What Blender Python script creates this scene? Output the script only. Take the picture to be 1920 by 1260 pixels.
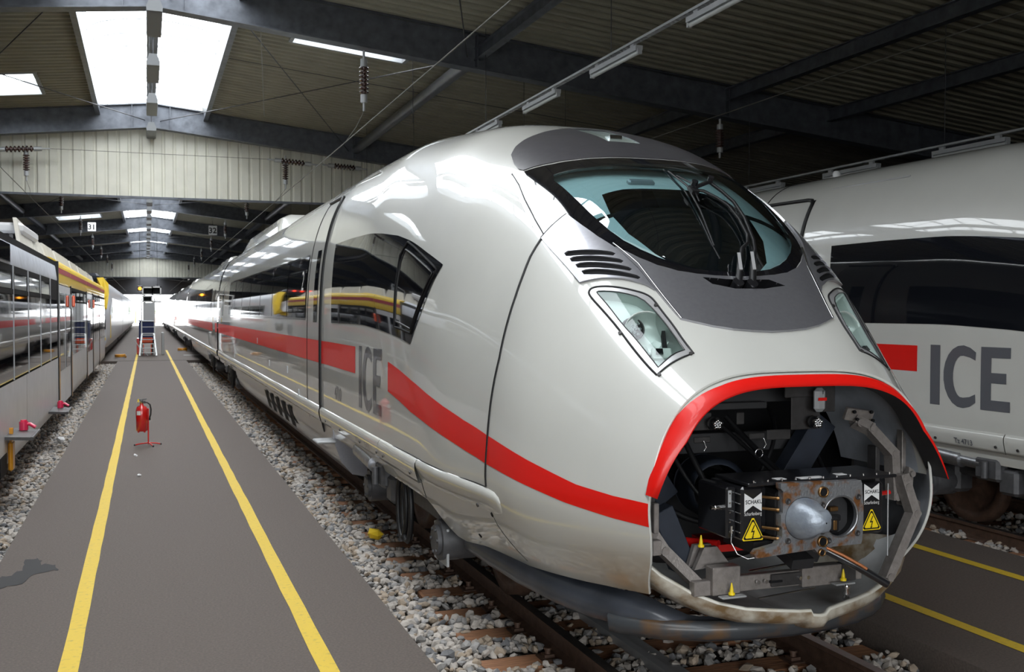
import bpy, bmesh, math, random
import numpy as np
from mathutils import Vector, Matrix
from mathutils.geometry import delaunay_2d_cdt
random.seed(7); RNG = np.random.default_rng(11)
SC = bpy.context.scene; COL = SC.collection
for o in list(bpy.data.objects): bpy.data.objects.remove(o)

# ------------------------------------------------------------------ camera
cam = bpy.data.cameras.new('camera'); cam_o = bpy.data.objects.new('camera', cam); COL.objects.link(cam_o)
SC.camera = cam_o
F_PX = 1923.0
cam.sensor_fit = 'HORIZONTAL'; cam.sensor_width = 36.0; cam.lens = 36.0*F_PX/1920.0
pitch = math.atan(46.0/F_PX); yaw = math.atan(685.0*math.cos(pitch)/F_PX)
cam_o.location = (0, 0, 2.15)
cam_o.rotation_euler = (math.pi/2-pitch, 0, -yaw)
cam.clip_start = 0.1; cam.clip_end = 800
cam.dof.use_dof = True; cam.dof.focus_distance = 6.0; cam.dof.aperture_fstop = 8.0

# ------------------------------------------------------------------ world, exposure
w = bpy.data.worlds.new('sky'); SC.world = w; w.use_nodes = True
nt = w.node_tree; nt.nodes.clear()
wo = nt.nodes.new('ShaderNodeOutputWorld'); bg = nt.nodes.new('ShaderNodeBackground')
tc = nt.nodes.new('ShaderNodeTexCoord'); sp = nt.nodes.new('ShaderNodeSeparateXYZ'); cr = nt.nodes.new('ShaderNodeValToRGB')
nt.links.new(tc.outputs['Generated'], sp.inputs[0]); nt.links.new(sp.outputs['Z'], cr.inputs[0])
cr.color_ramp.elements[0].position = 0.0; cr.color_ramp.elements[0].color = (.88, .92, .95, 1)
cr.color_ramp.elements[1].position = 0.6; cr.color_ramp.elements[1].color = (1.0, 1.0, 1.0, 1)
nt.links.new(cr.outputs[0], bg.inputs[0]); bg.inputs[1].default_value = 4.2
nt.links.new(bg.outputs[0], wo.inputs[0])
SC.view_settings.view_transform = 'Standard'; SC.view_settings.look = 'None'
SC.view_settings.exposure = 1.0; SC.view_settings.gamma = 1.0
SC.view_settings.use_curve_mapping = False
try:
    SC.cycles.max_bounces = 8; SC.cycles.diffuse_bounces = 4; SC.cycles.glossy_bounces = 4
    SC.cycles.transparent_max_bounces = 16; SC.cycles.sample_clamp_indirect = 6.0
    SC.cycles.caustics_reflective = False; SC.cycles.caustics_refractive = False
except Exception: pass

def portal(name, loc, rot, sx, sy):
    l = bpy.data.lights.new(name, 'AREA'); l.shape = 'RECTANGLE'; l.size = sx; l.size_y = sy
    l.cycles.is_portal = True
    o = bpy.data.objects.new(name, l); COL.objects.link(o); o.location = loc; o.rotation_euler = rot
    return o
portal('skylight_portal', (.2, 25, 7.75), (0, 0, 0), 2.8, 75)
portal('front_door_portal', (-1.95, -11.3, 2.5), (math.pi/2, 0, 0), 13, 5.4)

# ------------------------------------------------------------------ materials
def mat(name, col, rough=.5, metal=0., spec=.5, coat=0., coat_r=.03, emit=None, es=1., noise=0., nscale=4., bump=0., bscale=60., col2=None, thr=(.45, .65), alpha=None, stretch=None, detail=6):
    m = bpy.data.materials.new(name); m.use_nodes = True; n = m.node_tree; b = n.nodes['Principled BSDF']
    b.inputs['Base Color'].default_value = (*col, 1); b.inputs['Roughness'].default_value = rough
    b.inputs['Metallic'].default_value = metal; b.inputs['Specular IOR Level'].default_value = spec
    b.inputs['Coat Weight'].default_value = coat; b.inputs['Coat Roughness'].default_value = coat_r
    if emit: b.inputs['Emission Color'].default_value = (*emit, 1); b.inputs['Emission Strength'].default_value = es
    tcn = n.nodes.new('ShaderNodeTexCoord'); vec = tcn.outputs['Object']
    if stretch:
        mp = n.nodes.new('ShaderNodeMapping'); mp.inputs['Scale'].default_value = stretch
        n.links.new(vec, mp.inputs[0]); vec = mp.outputs[0]
    if noise or col2:
        t = n.nodes.new('ShaderNodeTexNoise'); t.inputs['Scale'].default_value = nscale; t.inputs['Detail'].default_value = detail
        n.links.new(vec, t.inputs['Vector'])
        if col2:
            r = n.nodes.new('ShaderNodeValToRGB'); r.color_ramp.elements[0].position = thr[0]; r.color_ramp.elements[1].position = thr[1]
            r.color_ramp.elements[0].color = (*col, 1); r.color_ramp.elements[1].color = (*col2, 1)
            n.links.new(t.outputs['Fac'], r.inputs[0]); out = r.outputs[0]
        else:
            r = n.nodes.new('ShaderNodeValToRGB'); r.color_ramp.elements[0].position = .3; r.color_ramp.elements[1].position = .7
            r.color_ramp.elements[0].color = (*[c*(1-noise) for c in col], 1); r.color_ramp.elements[1].color = (*[min(1, c*(1+noise)) for c in col], 1)
            n.links.new(t.outputs['Fac'], r.inputs[0]); out = r.outputs[0]
        n.links.new(out, b.inputs['Base Color'])
    if bump:
        t2 = n.nodes.new('ShaderNodeTexNoise'); t2.inputs['Scale'].default_value = bscale; t2.inputs['Detail'].default_value = 4
        n.links.new(vec, t2.inputs['Vector'])
        bp = n.nodes.new('ShaderNodeBump'); bp.inputs['Strength'].default_value = bump; bp.inputs['Distance'].default_value = .02
        n.links.new(t2.outputs['Fac'], bp.inputs['Height']); n.links.new(bp.outputs[0], b.inputs['Normal'])
    return m
def glass(name, tint, refl=.35, rough=.0, base=.04):
    m = bpy.data.materials.new(name); m.use_nodes = True; n = m.node_tree; n.nodes.clear()
    o = n.nodes.new('ShaderNodeOutputMaterial'); mx = n.nodes.new('ShaderNodeMixShader'); t = n.nodes.new('ShaderNodeBsdfTransparent')
    g = n.nodes.new('ShaderNodeBsdfGlossy'); t.inputs[0].default_value = (*tint, 1); g.inputs['Roughness'].default_value = rough
    g.inputs[0].default_value = (.95, .97, 1, 1)
    lw = n.nodes.new('ShaderNodeLayerWeight'); lw.inputs[0].default_value = .35
    mr = n.nodes.new('ShaderNodeMapRange'); mr.inputs['To Min'].default_value = base; mr.inputs['To Max'].default_value = base+refl
    n.links.new(lw.outputs['Fresnel'], mr.inputs['Value']); n.links.new(mr.outputs[0], mx.inputs[0])
    n.links.new(t.outputs[0], mx.inputs[1]); n.links.new(g.outputs[0], mx.inputs[2]); n.links.new(mx.outputs[0], o.inputs[0])
    return m
def translucent(name, col, through):
    m = bpy.data.materials.new(name); m.use_nodes = True; n = m.node_tree; n.nodes.clear()
    o = n.nodes.new('ShaderNodeOutputMaterial'); mx = n.nodes.new('ShaderNodeMixShader'); t = n.nodes.new('ShaderNodeBsdfTransparent')
    g = n.nodes.new('ShaderNodeBsdfTranslucent'); t.inputs[0].default_value = (*col, 1); g.inputs[0].default_value = (*col, 1)
    mx.inputs[0].default_value = through
    n.links.new(g.outputs[0], mx.inputs[1]); n.links.new(t.outputs[0], mx.inputs[2]); n.links.new(mx.outputs[0], o.inputs[0])
    return m
M = dict(
 paint=mat('light_grey_paint', (.60, .60, .565), .32, coat=1., coat_r=.025, noise=.035, nscale=1.6),
 grime=mat('grey_paint_with_rust_grime', (.60, .60, .565), .4, coat=.8, coat_r=.06, col2=(.33, .22, .09), nscale=5, thr=(.40, .75)),
 red=mat('red_paint', (.78, .008, .004), .4, coat=.25, coat_r=.03),
 letter=mat('grey_lettering', (.115, .12, .135), .35, coat=.8),
 silver=mat('silver_metallic_paint', (.36, .36, .39), .34, metal=.75, coat=.7, coat_r=.08, noise=.04, nscale=40),
 silverl=mat('light_silver_paint', (.56, .56, .57), .3, metal=.45, coat=1, coat_r=.04),
 cap=mat('dark_grey_cap_paint', (.055, .053, .06), .38, coat=.35, coat_r=.2, noise=.12, nscale=20),
 blackg=mat('black_glass', (.006, .006, .008), .06, coat=1., coat_r=.01),
 darkglass=mat('tinted_window_glass', (.008, .009, .012), .03, spec=.6, coat=.3, coat_r=.0),
 rubber=mat('black_rubber', (.006, .006, .007), .5),
 black=mat('black_coat', (.012, .012, .014), .28, coat=.6),
 blackm=mat('matt_black', (.010, .010, .011), .7, spec=.15),
 navy=mat('dark_navy_box', (.022, .028, .042), .5, noise=.2, nscale=8),
 arm=mat('brown_grey_cast_arm', (.26, .235, .22), .42, metal=.35, noise=.15, nscale=30, bump=.15, bscale=90),
 armd=mat('dark_grey_steel_bracket', (.055, .052, .052), .45, metal=.4, noise=.2, nscale=20),
 steel=mat('bare_steel', (.38, .39, .41), .33, metal=.9, noise=.15, nscale=25),
 chrome=mat('bright_metal', (.75, .75, .76), .16, metal=1.),
 rustplate=mat('rusty_grey_steel', (.20, .205, .215), .45, metal=.45, col2=(.20, .085, .03), nscale=14, thr=(.50, .62), bump=.25, bscale=60),
 cone=mat('blue_grey_worn_cone', (.34, .38, .43), .36, metal=.35, col2=(.20, .23, .28), nscale=9, thr=(.4, .7), bump=.1, bscale=70),
 brass=mat('brass_ring', (.30, .17, .07), .35, metal=.9),
 copper=mat('worn_copper_edge', (.45, .17, .07), .4, metal=.6),
 white=mat('white_sticker', (.75, .75, .75), .4),
 yellow=mat('warning_yellow', (.85, .62, .01), .4),
 inner=mat('inner_shell_grey', (.44, .47, .52), .5, noise=.35, nscale=3, bump=.05),
 bowl=mat('lower_door_inside_grey', (.62, .63, .63), .5, noise=.25, nscale=4),
 lipm=mat('cream_door_edge', (.58, .56, .49), .38, coat=.4, col2=(.40, .33, .22), nscale=9, thr=(.55, .8)),
 lipo=mat('dirty_door_outside', (.50, .47, .40), .4, coat=.4, col2=(.17, .105, .045), nscale=7, thr=(.38, .62), stretch=(1, 1, 1.2)),
 plow=mat('blue_grey_plough', (.05, .056, .07), .38, coat=.3, noise=.25, nscale=6),
 plowr=mat('rusty_plough_front', (.045, .05, .056), .45, coat=.2, col2=(.14, .075, .03), nscale=5, thr=(.48, .68)),
 under=mat('underframe_dark', (.022, .022, .024), .55, noise=.2),
 bogie=mat('bogie_grey', (.09, .09, .095), .5, metal=.3, noise=.25, nscale=12),
 liner=mat('pale_cab_lining', (.72, .80, .77), .6),
 desk=mat('cab_desk_dark', (.03, .045, .06), .5),
 lampglass=glass('headlight_glass', (.88, .95, .94), .25, base=.03),
 lampbowl=mat('pale_lamp_bowl', (.50, .56, .53), .35, metal=.1, coat=.5),
 lens=mat('led_lens', (.55, .60, .60), .1, metal=.6, coat=1),
 windshield=glass('blue_tinted_windscreen', (.66, .84, .88), .55, base=.16),
 beam=mat('galvanised_dark_beam', (.105, .113, .132), .42, metal=.45, noise=.3, nscale=5, detail=8),
 tube=mat('grey_strut_tube', (.15, .155, .17), .38, metal=.6, noise=.12),
 sheet=mat('roof_sheet_beige', (.245, .23, .175), .6, noise=.12, nscale=2),
 clad=mat('cladding_cream', (.62, .61, .53), .55, noise=.06, nscale=2),
 wall=mat('dark_wall_cladding', (.10, .10, .11), .7),
 pane=translucent('skylight_pane', (.93, .97, 1), .85),
 rib=mat('aluminium_rib', (.30, .31, .32), .4, metal=.5),
 lampbody=mat('grey_lamp_body', (.13, .135, .14), .45, metal=.2),
 tubelamp=mat('unlit_lamp_tube', (.62, .64, .64), .35),
 porcelain=mat('brown_porcelain', (.045, .016, .012), .2, coat=1, coat_r=.05),
 fitting=mat('pale_grey_fitting', (.42, .43, .44), .4, metal=.3),
 wire=mat('wire_dark', (.10, .095, .08), .5, metal=.4),
 rod=mat('brace_rod', (.05, .05, .055), .5, metal=.4),
 asphalt=mat('asphalt', (.112, .090, .077), .75, noise=.22, nscale=60, bump=.35, bscale=220, detail=10),
 sub=mat('dark_ground', (.045, .04, .037), .9, noise=.3, nscale=30),
 bed=mat('ballast_bed_ground', (.10, .09, .08), .9, noise=.5, nscale=40, bump=.6, bscale=50),
 paintline=mat('worn_yellow_paint', (.72, .50, .035), .6, col2=(.45, .34, .06), nscale=26, thr=(.56, .80), bump=.2, bscale=200),
 stain=mat('oil_stain', (.035, .034, .035), .8),
 timber=mat('sleeper_wood', (.36, .17, .085), .7, col2=(.12, .06, .035), nscale=9, thr=(.45, .8), stretch=(.6, 6, 6), bump=.5, bscale=14),
 rail=mat('rusty_rail', (.085, .048, .032), .6, metal=.2, noise=.3, nscale=16, bump=.15),
 railtop=mat('polished_rail_top', (.22, .20, .19), .35, metal=.85, noise=.15, nscale=14),
 yp=mat('train_yellow_paint', (.85, .58, .03), .5, coat=.15),
 orange=mat('orange_lamp', (.95, .10, .012), .3, coat=.6),
 orangey=mat('orange_edge_paint', (.70, .30, .01), .4, coat=.5),
 trgrey=mat('railcar_silver_grey', (.62, .63, .67), .42, metal=.1, coat=.25, coat_r=.12, noise=.05),
 cornice=mat('railcar_roof_grey', (.64, .67, .74), .45, metal=.05, noise=.12, nscale=6),
 cream=mat('cream_fairing', (.60, .57, .50), .5, noise=.08),
 maroon=mat('maroon_stripe', (.42, .03, .05), .5, coat=.1),
 pillar=mat('window_pillar_grey', (.33, .34, .36), .35, metal=.3),
 pink=mat('red_pink_valve', (.75, .03, .10), .35, coat=.6),
 exred=mat('extinguisher_red', (.62, .012, .010), .25, coat=1),
 alu=mat('ladder_aluminium', (.50, .51, .51), .35, metal=.5),
 blue=mat('blue_plastic', (.012, .03, .13), .4),
 amber=mat('lit_amber_lamp', (.9, .35, .02), .4, emit=(1, .33, .02), es=3.),
 redl=mat('lit_red_lamp', (.9, .05, .02), .4, emit=(1, .05, .02), es=1.5),
 green=mat('foliage', (.30, .38, .26), .8, noise=.4, nscale=1.5),
 concrete=mat('outdoor_paving', (.45, .45, .43), .8, noise=.1),
)
def nose_paint():
    m = M['paint'].copy(); m.name = 'light_grey_paint_with_grime'; n = m.node_tree; b = n.nodes['Principled BSDF']
    t = n.nodes.new('ShaderNodeTexCoord'); sx = n.nodes.new('ShaderNodeSeparateXYZ'); n.links.new(t.outputs['Object'], sx.inputs[0])
    def mr(sock, a, c, lo=0., hi=1.):
        q = n.nodes.new('ShaderNodeMapRange'); q.inputs['From Min'].default_value = a; q.inputs['From Max'].default_value = c; q.inputs['To Min'].default_value = lo; q.inputs['To Max'].default_value = hi; q.interpolation_type = 'SMOOTHSTEP'; n.links.new(sock, q.inputs['Value']); return q.outputs[0]
    def mul(a, c):
        q = n.nodes.new('ShaderNodeMath'); q.operation = 'MULTIPLY'; n.links.new(a, q.inputs[0])
        if isinstance(c, float): q.inputs[1].default_value = c
        else: n.links.new(c, q.inputs[1])
        return q.outputs[0]
    nz = n.nodes.new('ShaderNodeTexNoise'); nz.inputs['Scale'].default_value = 3.2; nz.inputs['Detail'].default_value = 9; n.links.new(t.outputs['Object'], nz.inputs['Vector'])
    f = mul(mul(mr(sx.outputs['Z'], 1.02, .62), mr(sx.outputs['Y'], 1.0, .12)), mr(nz.outputs['Fac'],   .30, .62, .65, 1.))
    mx = n.nodes.new('ShaderNodeMix'); mx.data_type = 'RGBA'; old = b.inputs['Base Color'].links[0].from_socket
    n.links.new(f, mx.inputs[0]); n.links.new(old, mx.inputs[6]); mx.inputs[7].default_value = (.30, .185, .07, 1); n.links.new(mx.outputs[2], b.inputs['Base Color'])
    return m
M['paint_nose'] = nose_paint()
STONES = [mat('stone_pale', (.43, .39, .35), .8, noise=.25, nscale=7), mat('stone_grey', (.29, .28, .27), .8, noise=.3, nscale=7), mat('stone_tan', (.36, .29, .22), .8, noise=.25, nscale=7), mat('stone_dark', (.15, .15, .155), .75, noise=.3, nscale=7)]

# ------------------------------------------------------------------ helpers
def wloc(o):
    v = Vector((0, 0, 0))
    while o is not None: v += o.location; o = o.parent
    return v
def link(name, me, parent=None, label=None, cat=None, group=None, kind=None):
    o = bpy.data.objects.new(name, me); COL.objects.link(o)
    if parent is not None: o.parent = parent
    if label: o['label'] = label
    if cat: o['category'] = cat
    if group: o['group'] = group
    if kind: o['kind'] = kind
    return o
def thing(name, label, cat, loc=(0, 0, 0), group=None, kind=None):
    o = link(name, None, None, label, cat, group, kind); o.location = loc; o.empty_display_size = .1
    return o
def copy_tree(o, parent=None, skip=()):
    c = o.copy(); COL.objects.link(c)
    if parent is not None: c.parent = parent
    for ch in list(o.children):
        if ch.name.split('.')[0] in skip: continue
        copy_tree(ch, c, skip)
    return c
class MB:
    """collects shapes in world coordinates; build() links ONE mesh object"""
    def __init__(s): s.v = []; s.f = []; s.m = []; s.sm = []
    def add(s, V, Fc, m=0, smooth=False):
        b = len(s.v); s.v += [tuple(map(float, p)) for p in V]
        for f in Fc: s.f.append([b+i for i in f]); s.m.append(m); s.sm.append(smooth)
        return s
    def box(s, a, b, m=0):
        x0, y0, z0 = a; x1, y1, z1 = b
        V = [(x, y, z) for z in (z0, z1) for y in (y0, y1) for x in (x0, x1)]
        return s.add(V, [(0, 2, 3, 1), (4, 5, 7, 6), (0, 1, 5, 4), (2, 6, 7, 3), (0, 4, 6, 2), (1, 3, 7, 5)], m)
    def cbox(s, c, d, m=0, rz=0., rx=0., ry=0., bev=0.):
        R = Matrix.Rotation(rz, 3, 'Z') @ Matrix.Rotation(ry, 3, 'Y') @ Matrix.Rotation(rx, 3, 'X')
        h = [q/2 for q in d]; c = Vector(c)
        if bev <= 0:
            V = [c + R @ Vector((x*h[0], y*h[1], z*h[2])) for z in (-1, 1) for y in (-1, 1) for x in (-1, 1)]
            return s.add(V, [(0, 2, 3, 1), (4, 5, 7, 6), (0, 1, 5, 4), (2, 6, 7, 3), (0, 4, 6, 2), (1, 3, 7, 5)], m)
        b = min(bev, min(h)*.9); V = []; 
        for z in (-1, 1):
            for inset, zz in ((b, z*h[2]), (0, z*(h[2]-b))) if z < 0 else ((0, z*(h[2]-b)), (b, z*h[2])):
                X, Y = h[0]-inset, h[1]-inset; k = b if inset == 0 else b*.4
                V += [c + R @ Vector(p) for p in [(-X+k, -Y, zz), (X-k, -Y, zz), (X, -Y+k, zz), (X, Y-k, zz), (X-k, Y, zz), (-X+k, Y, zz), (-X, Y-k, zz), (-X, -Y+k, zz)]]
        Fc = [tuple(range(7, -1, -1)), tuple(range(24, 32))]
        for r in range(3):
            for i in range(8): Fc.append((r*8+i, r*8+(i+1) % 8, r*8+8+(i+1) % 8, r*8+8+i))
        return s.add(V, Fc, m)
    def ring(s, c, ax, r, n, up=None):
        ax = Vector(ax).normalized(); u = ax.orthogonal().normalized() if up is None else (Vector(up)-ax*Vector(up).dot(ax)).normalized()
        w_ = ax.cross(u)
        return [Vector(c) + (u*math.cos(2*math.pi*(i+.5)/n) + w_*math.sin(2*math.pi*(i+.5)/n))*r for i in range(n)]
    def cyl(s, a, b, r, n=12, m=0, r2=None, smooth=True, cap=True):
        a = Vector(a); b = Vector(b); ax = b-a; u = ax.orthogonal(); r2 = r if r2 is None else r2
        V = s.ring(a, ax, r, n, u) + s.ring(b, ax, r2, n, u)
        s.add(V, [(i, (i+1) % n, n+(i+1) % n, n+i) for i in range(n)], m, smooth)
        if cap: s.add(V, [tuple(range(n-1, -1, -1)), tuple(range(n, 2*n))], m)
        return s
    def tube(s, pts, r, n=6, m=0, rs=None):
        pts = [Vector(p) for p in pts]; V = []; up = None
        for i, p in enumerate(pts):
            t = (pts[min(i+1, len(pts)-1)]-pts[max(i-1, 0)]).normalized()
            if up is None: up = t.orthogonal().normalized()
            up = (up - t*up.dot(t)).normalized(); rr = rs[i] if rs else r
            V += s.ring(p, t, rr, n, up)
        Fc = []
        for k in range(len(pts)-1):
            for i in range(n): Fc.append((k*n+i, k*n+(i+1) % n, k*n+n+(i+1) % n, k*n+n+i))
        s.add(V, Fc, m, True); L_ = (len(pts)-1)*n
        s.add(V, [tuple(range(n-1, -1, -1)), tuple(range(L_, L_+n))], m)
        return s
    def bar(s, a, b, w_, h, m=0, up=(0, 0, 1)):
        a = Vector(a); b = Vector(b); ax = (b-a).normalized(); u = Vector(up); u = (u-ax*u.dot(ax)).normalized(); v = ax.cross(u)
        V = [p + v*(i*w_/2) + u*(j*h/2) for p in (a, b) for i, j in ((-1, -1), (1, -1), (1, 1), (-1, 1))]
        return s.add(V, [(3, 2, 1, 0), (4, 5, 6, 7), (0, 1, 5, 4), (1, 2, 6, 5), (2, 3, 7, 6), (3, 0, 4, 7)], m)
    def lathe(s, prof, org, ax, n=20, m=0, up=(0, 0, 1)):
        ax = Vector(ax).normalized(); V = []
        for d, r in prof: V += s.ring(Vector(org)+ax*d, ax, max(r, 1e-4), n, ax.orthogonal())
        Fc = [(k*n+i, k*n+(i+1) % n, k*n+n+(i+1) % n, k*n+n+i) for k in range(len(prof)-1) for i in range(n)]
        return s.add(V, Fc, m, True)
    def loft(s, rings, m=0, closed=False, smooth=True):
        n = len(rings[0]); V = [p for r in rings for p in r]; q = n if closed else n-1
        return s.add(V, [(k*n+i, k*n+(i+1) % n, k*n+n+(i+1) % n, k*n+n+i) for k in range(len(rings)-1) for i in range(q)], m, smooth)
    def prism(s, poly, d, m=0):
        """poly: 3D polygon points, extruded by vector d"""
        n = len(poly); P = [Vector(p) for p in poly]; d = Vector(d)
        V = P + [p+d for p in P]
        return s.add(V, [tuple(range(n)), tuple(range(2*n-1, n-1, -1))] + [(i, n+i, n+(i+1) % n, (i+1) % n) for i in range(n)], m)
    def build(s, name, mats, parent=None, **kw):
        if not isinstance(mats, (list, tuple)): mats = [mats]
        base = wloc(parent) if parent is not None else Vector((0, 0, 0))
        me = bpy.data.meshes.new(name)
        me.from_pydata([(x-base.x, y-base.y, z-base.z) for x, y, z in s.v], [], s.f)
        for k in mats: me.materials.append(k)
        me.polygons.foreach_set('material_index', s.m); me.polygons.foreach_set('use_smooth', s.sm)
        if kw.pop('fix', True):
            bm = bmesh.new(); bm.from_mesh(me); bmesh.ops.recalc_face_normals(bm, faces=bm.faces); bm.to_mesh(me); bm.free()
        me.update()
        return link(name, me, parent, **kw)
def text_mesh(txt, size, bold=False):
    """2D vertices and faces of a line of lettering (built-in font), origin at left baseline"""
    c = bpy.data.curves.new('t', 'FONT'); c.body = txt; c.size = size; c.resolution_u = 3
    if bold: c.offset = size*.02
    o = bpy.data.objects.new('t', c); COL.objects.link(o)
    dg = bpy.context.evaluated_depsgraph_get(); dg.update(); ev = o.evaluated_get(dg); me = ev.to_mesh()
    V = [tuple(v.co) for v in me.vertices]; Fc = [tuple(p.vertices) for p in me.polygons]
    ev.to_mesh_clear(); bpy.data.objects.remove(o); bpy.data.curves.remove(c)
    return V, Fc

# ------------------------------------------------------------------ train body surface: (Y, s) -> point; s = 0 lower left edge, 1 roof centre, 2 lower right edge
XC = 3.36
KY = np.array([4.4, 4.8, 5.2, 5.7, 6.3, 7.0, 8.0, 9.5, 11.5, 14])
TH = np.array([[.731, .949, 1.15, 1.345, 1.390, 1.466, 1.467, 1.466, 1.466, 1.466],
 [1.61, 1.855, 2.17, 2.662, 3.111, 3.437, 3.715, 3.85, 3.855, 3.85],
 [2.477, 2.437, 2.398, 2.375, 2.379, 2.509, 2.76, 3.2, 3.5, 3.5],
 [3.641, 3.481, 3.306, 3.116, 2.975, 3.003, 3.25, 3.7, 3.8, 3.6],
 [.988, .973, .97, .985, 1.003, 1.067, 1.154, 1.276, 1.36, 1.36]])
GY = np.arange(3.6, 15.01, .05)
def _par():
    out = []
    for k in range(5):
        yk = np.interp(GY, KY, TH[k]); sl = (TH[k][1]-TH[k][0])/.4; yk = np.where(GY < 4.4, TH[k][0]+sl*(GY-4.4), yk)
        g = np.exp(-.5*(np.arange(-10, 11)*.05/.16)**2); g /= g.sum()
        pad = np.concatenate([yk[0]+(yk[1]-yk[0])*np.arange(-10, 0), yk, np.full(10, yk[-1])])
        out.append(np.convolve(pad, g, 'valid'))
    return out
PAR = _par(); NS = 401
TY = np.arange(4.6, 13.01, .05)
def _section(Y):
    wd, zt, p, q, z0 = [np.interp(Y, GY, a) for a in PAR]; k = np.interp(Y, [4.4, 5.0, 6.0, 7.5, 14], [1.15, 1.0, .7, .4, .3])
    ph = np.linspace(0, np.pi/2, 500); ph = np.concatenate([ph[:-1], np.pi/2-np.geomspace(np.pi/1000, 1e-12, 300)])
    zu = z0+(zt-z0)*np.sin(ph)**(2/p); hu = wd*np.maximum(np.cos(ph), 0)**(2/q); hu[-1] = 0
    zl = np.linspace(.45, z0, 80)[:-1]
    z = np.concatenate([zl, zu]); h = np.concatenate([np.full(79, wd), hu])
    h = h*(1-k*np.clip((1.15-z)/1.15, 0, 1)**2)
    L_ = np.concatenate([[0], np.cumsum(np.hypot(np.diff(h), np.diff(z)))]); s_ = np.linspace(0, 1, NS)*L_[-1]
    return np.interp(s_, L_, h), np.interp(s_, L_, z)
TAB = np.array([_section(y) for y in TY])          # (ny, 2, NS)
# light smoothing along Y keeps reflections clean
for _ in range(2): TAB[1:-1] = .25*TAB[:-2]+.5*TAB[1:-1]+.25*TAB[2:]
def P0(Y, s):
    Y = np.asarray(Y, float); s = np.asarray(s, float); mir = s > 1; t = np.where(mir, 2-s, s)
    fy = np.clip((np.clip(Y, TY[0], TY[-1])-TY[0])/.05, 0, len(TY)-1.001); iy = fy.astype(int); a = fy-iy
    fs = np.clip(t, 0, 1)*(NS-1); fs = np.clip(fs, 0, NS-1.0001); js = fs.astype(int); b = fs-js
    def g(c): return (1-a)*((1-b)*TAB[iy, c, js]+b*TAB[iy, c, js+1])+a*((1-b)*TAB[iy+1, c, js]+b*TAB[iy+1, c, js+1])
    h = g(0); z = g(1)
    return np.stack([XC+np.where(mir, h, -h), Y, z], -1)
def NRM(Y, s):
    Y = np.asarray(Y, float); s = np.asarray(s, float)
    ey = .03; es = .008
    dy = P0(Y+ey, s)-P0(Y-ey, s); ds = P0(Y, np.clip(s+es, 0, 2))-P0(Y, np.clip(s-es, 0, 2))
    n = np.cross(ds, dy); n /= np.linalg.norm(n, axis=-1, keepdims=True)
    return n
def S(Y, s, off=0.):
    n = NRM(Y, s)
    c = P0(Y, s)+n*(np.asarray(off)[..., None] if np.ndim(off) else off)
    return c
# make sure normals point outward
if NRM(np.array([9.]), np.array([1.]))[0][2] < 0:
    _N = NRM
    NRM = lambda Y, s: -_N(Y, s)
def Sv(Y, s, off=0.): return Vector(S(np.array([Y]), np.array([s]), off)[0])
def z2s(Y, z, right=False):
    h = np.interp(Y, TY, np.arange(len(TY))); zz = TAB[int(round(h)), 1]; s_ = float(np.interp(z, zz, np.linspace(0, 1, NS)))
    return 2-s_ if right else s_
SS = 3.6
def resample(poly, sp):
    out = []; n = len(poly)
    for i in range(n):
        a = poly[i]; b = poly[(i+1) % n]; L_ = math.hypot(b[0]-a[0], (b[1]-a[1])*SS); k = max(1, int(math.ceil(L_/sp)))
        for j in range(k): out.append((a[0]+(b[0]-a[0])*j/k, a[1]+(b[1]-a[1])*j/k))
    return out
def smoothpoly(poly, keep=(), it=2):
    """Chaikin corner cutting except at the kept indices"""
    cur = [(p, i in keep) for i, p in enumerate(poly)]
    for _ in range(it):
        out = []; n = len(cur)
        for i in range(n):
            (p, k), (pn, kn) = cur[i], cur[(i+1) % n]
            if k: out.append((p, True))
            a = (p[0]*.75+pn[0]*.25, p[1]*.75+pn[1]*.25); b = (p[0]*.25+pn[0]*.75, p[1]*.25+pn[1]*.75)
            if not k: out.append((a, False))
            if not kn: out.append((b, False))
        cur = out
    return [p for p, _ in cur]
def inside(P, poly):
    x, y = P[:, 0], P[:, 1]; c = np.zeros(len(P), bool); n = len(poly); j = n-1
    for i in range(n):
        xi, yi = poly[i]; xj, yj = poly[j]
        if yi != yj:
            c ^= ((yi > y) != (yj > y)) & (x < (xj-xi)*(y-yi)/(yj-yi)+xi)
        j = i
    return c
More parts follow.
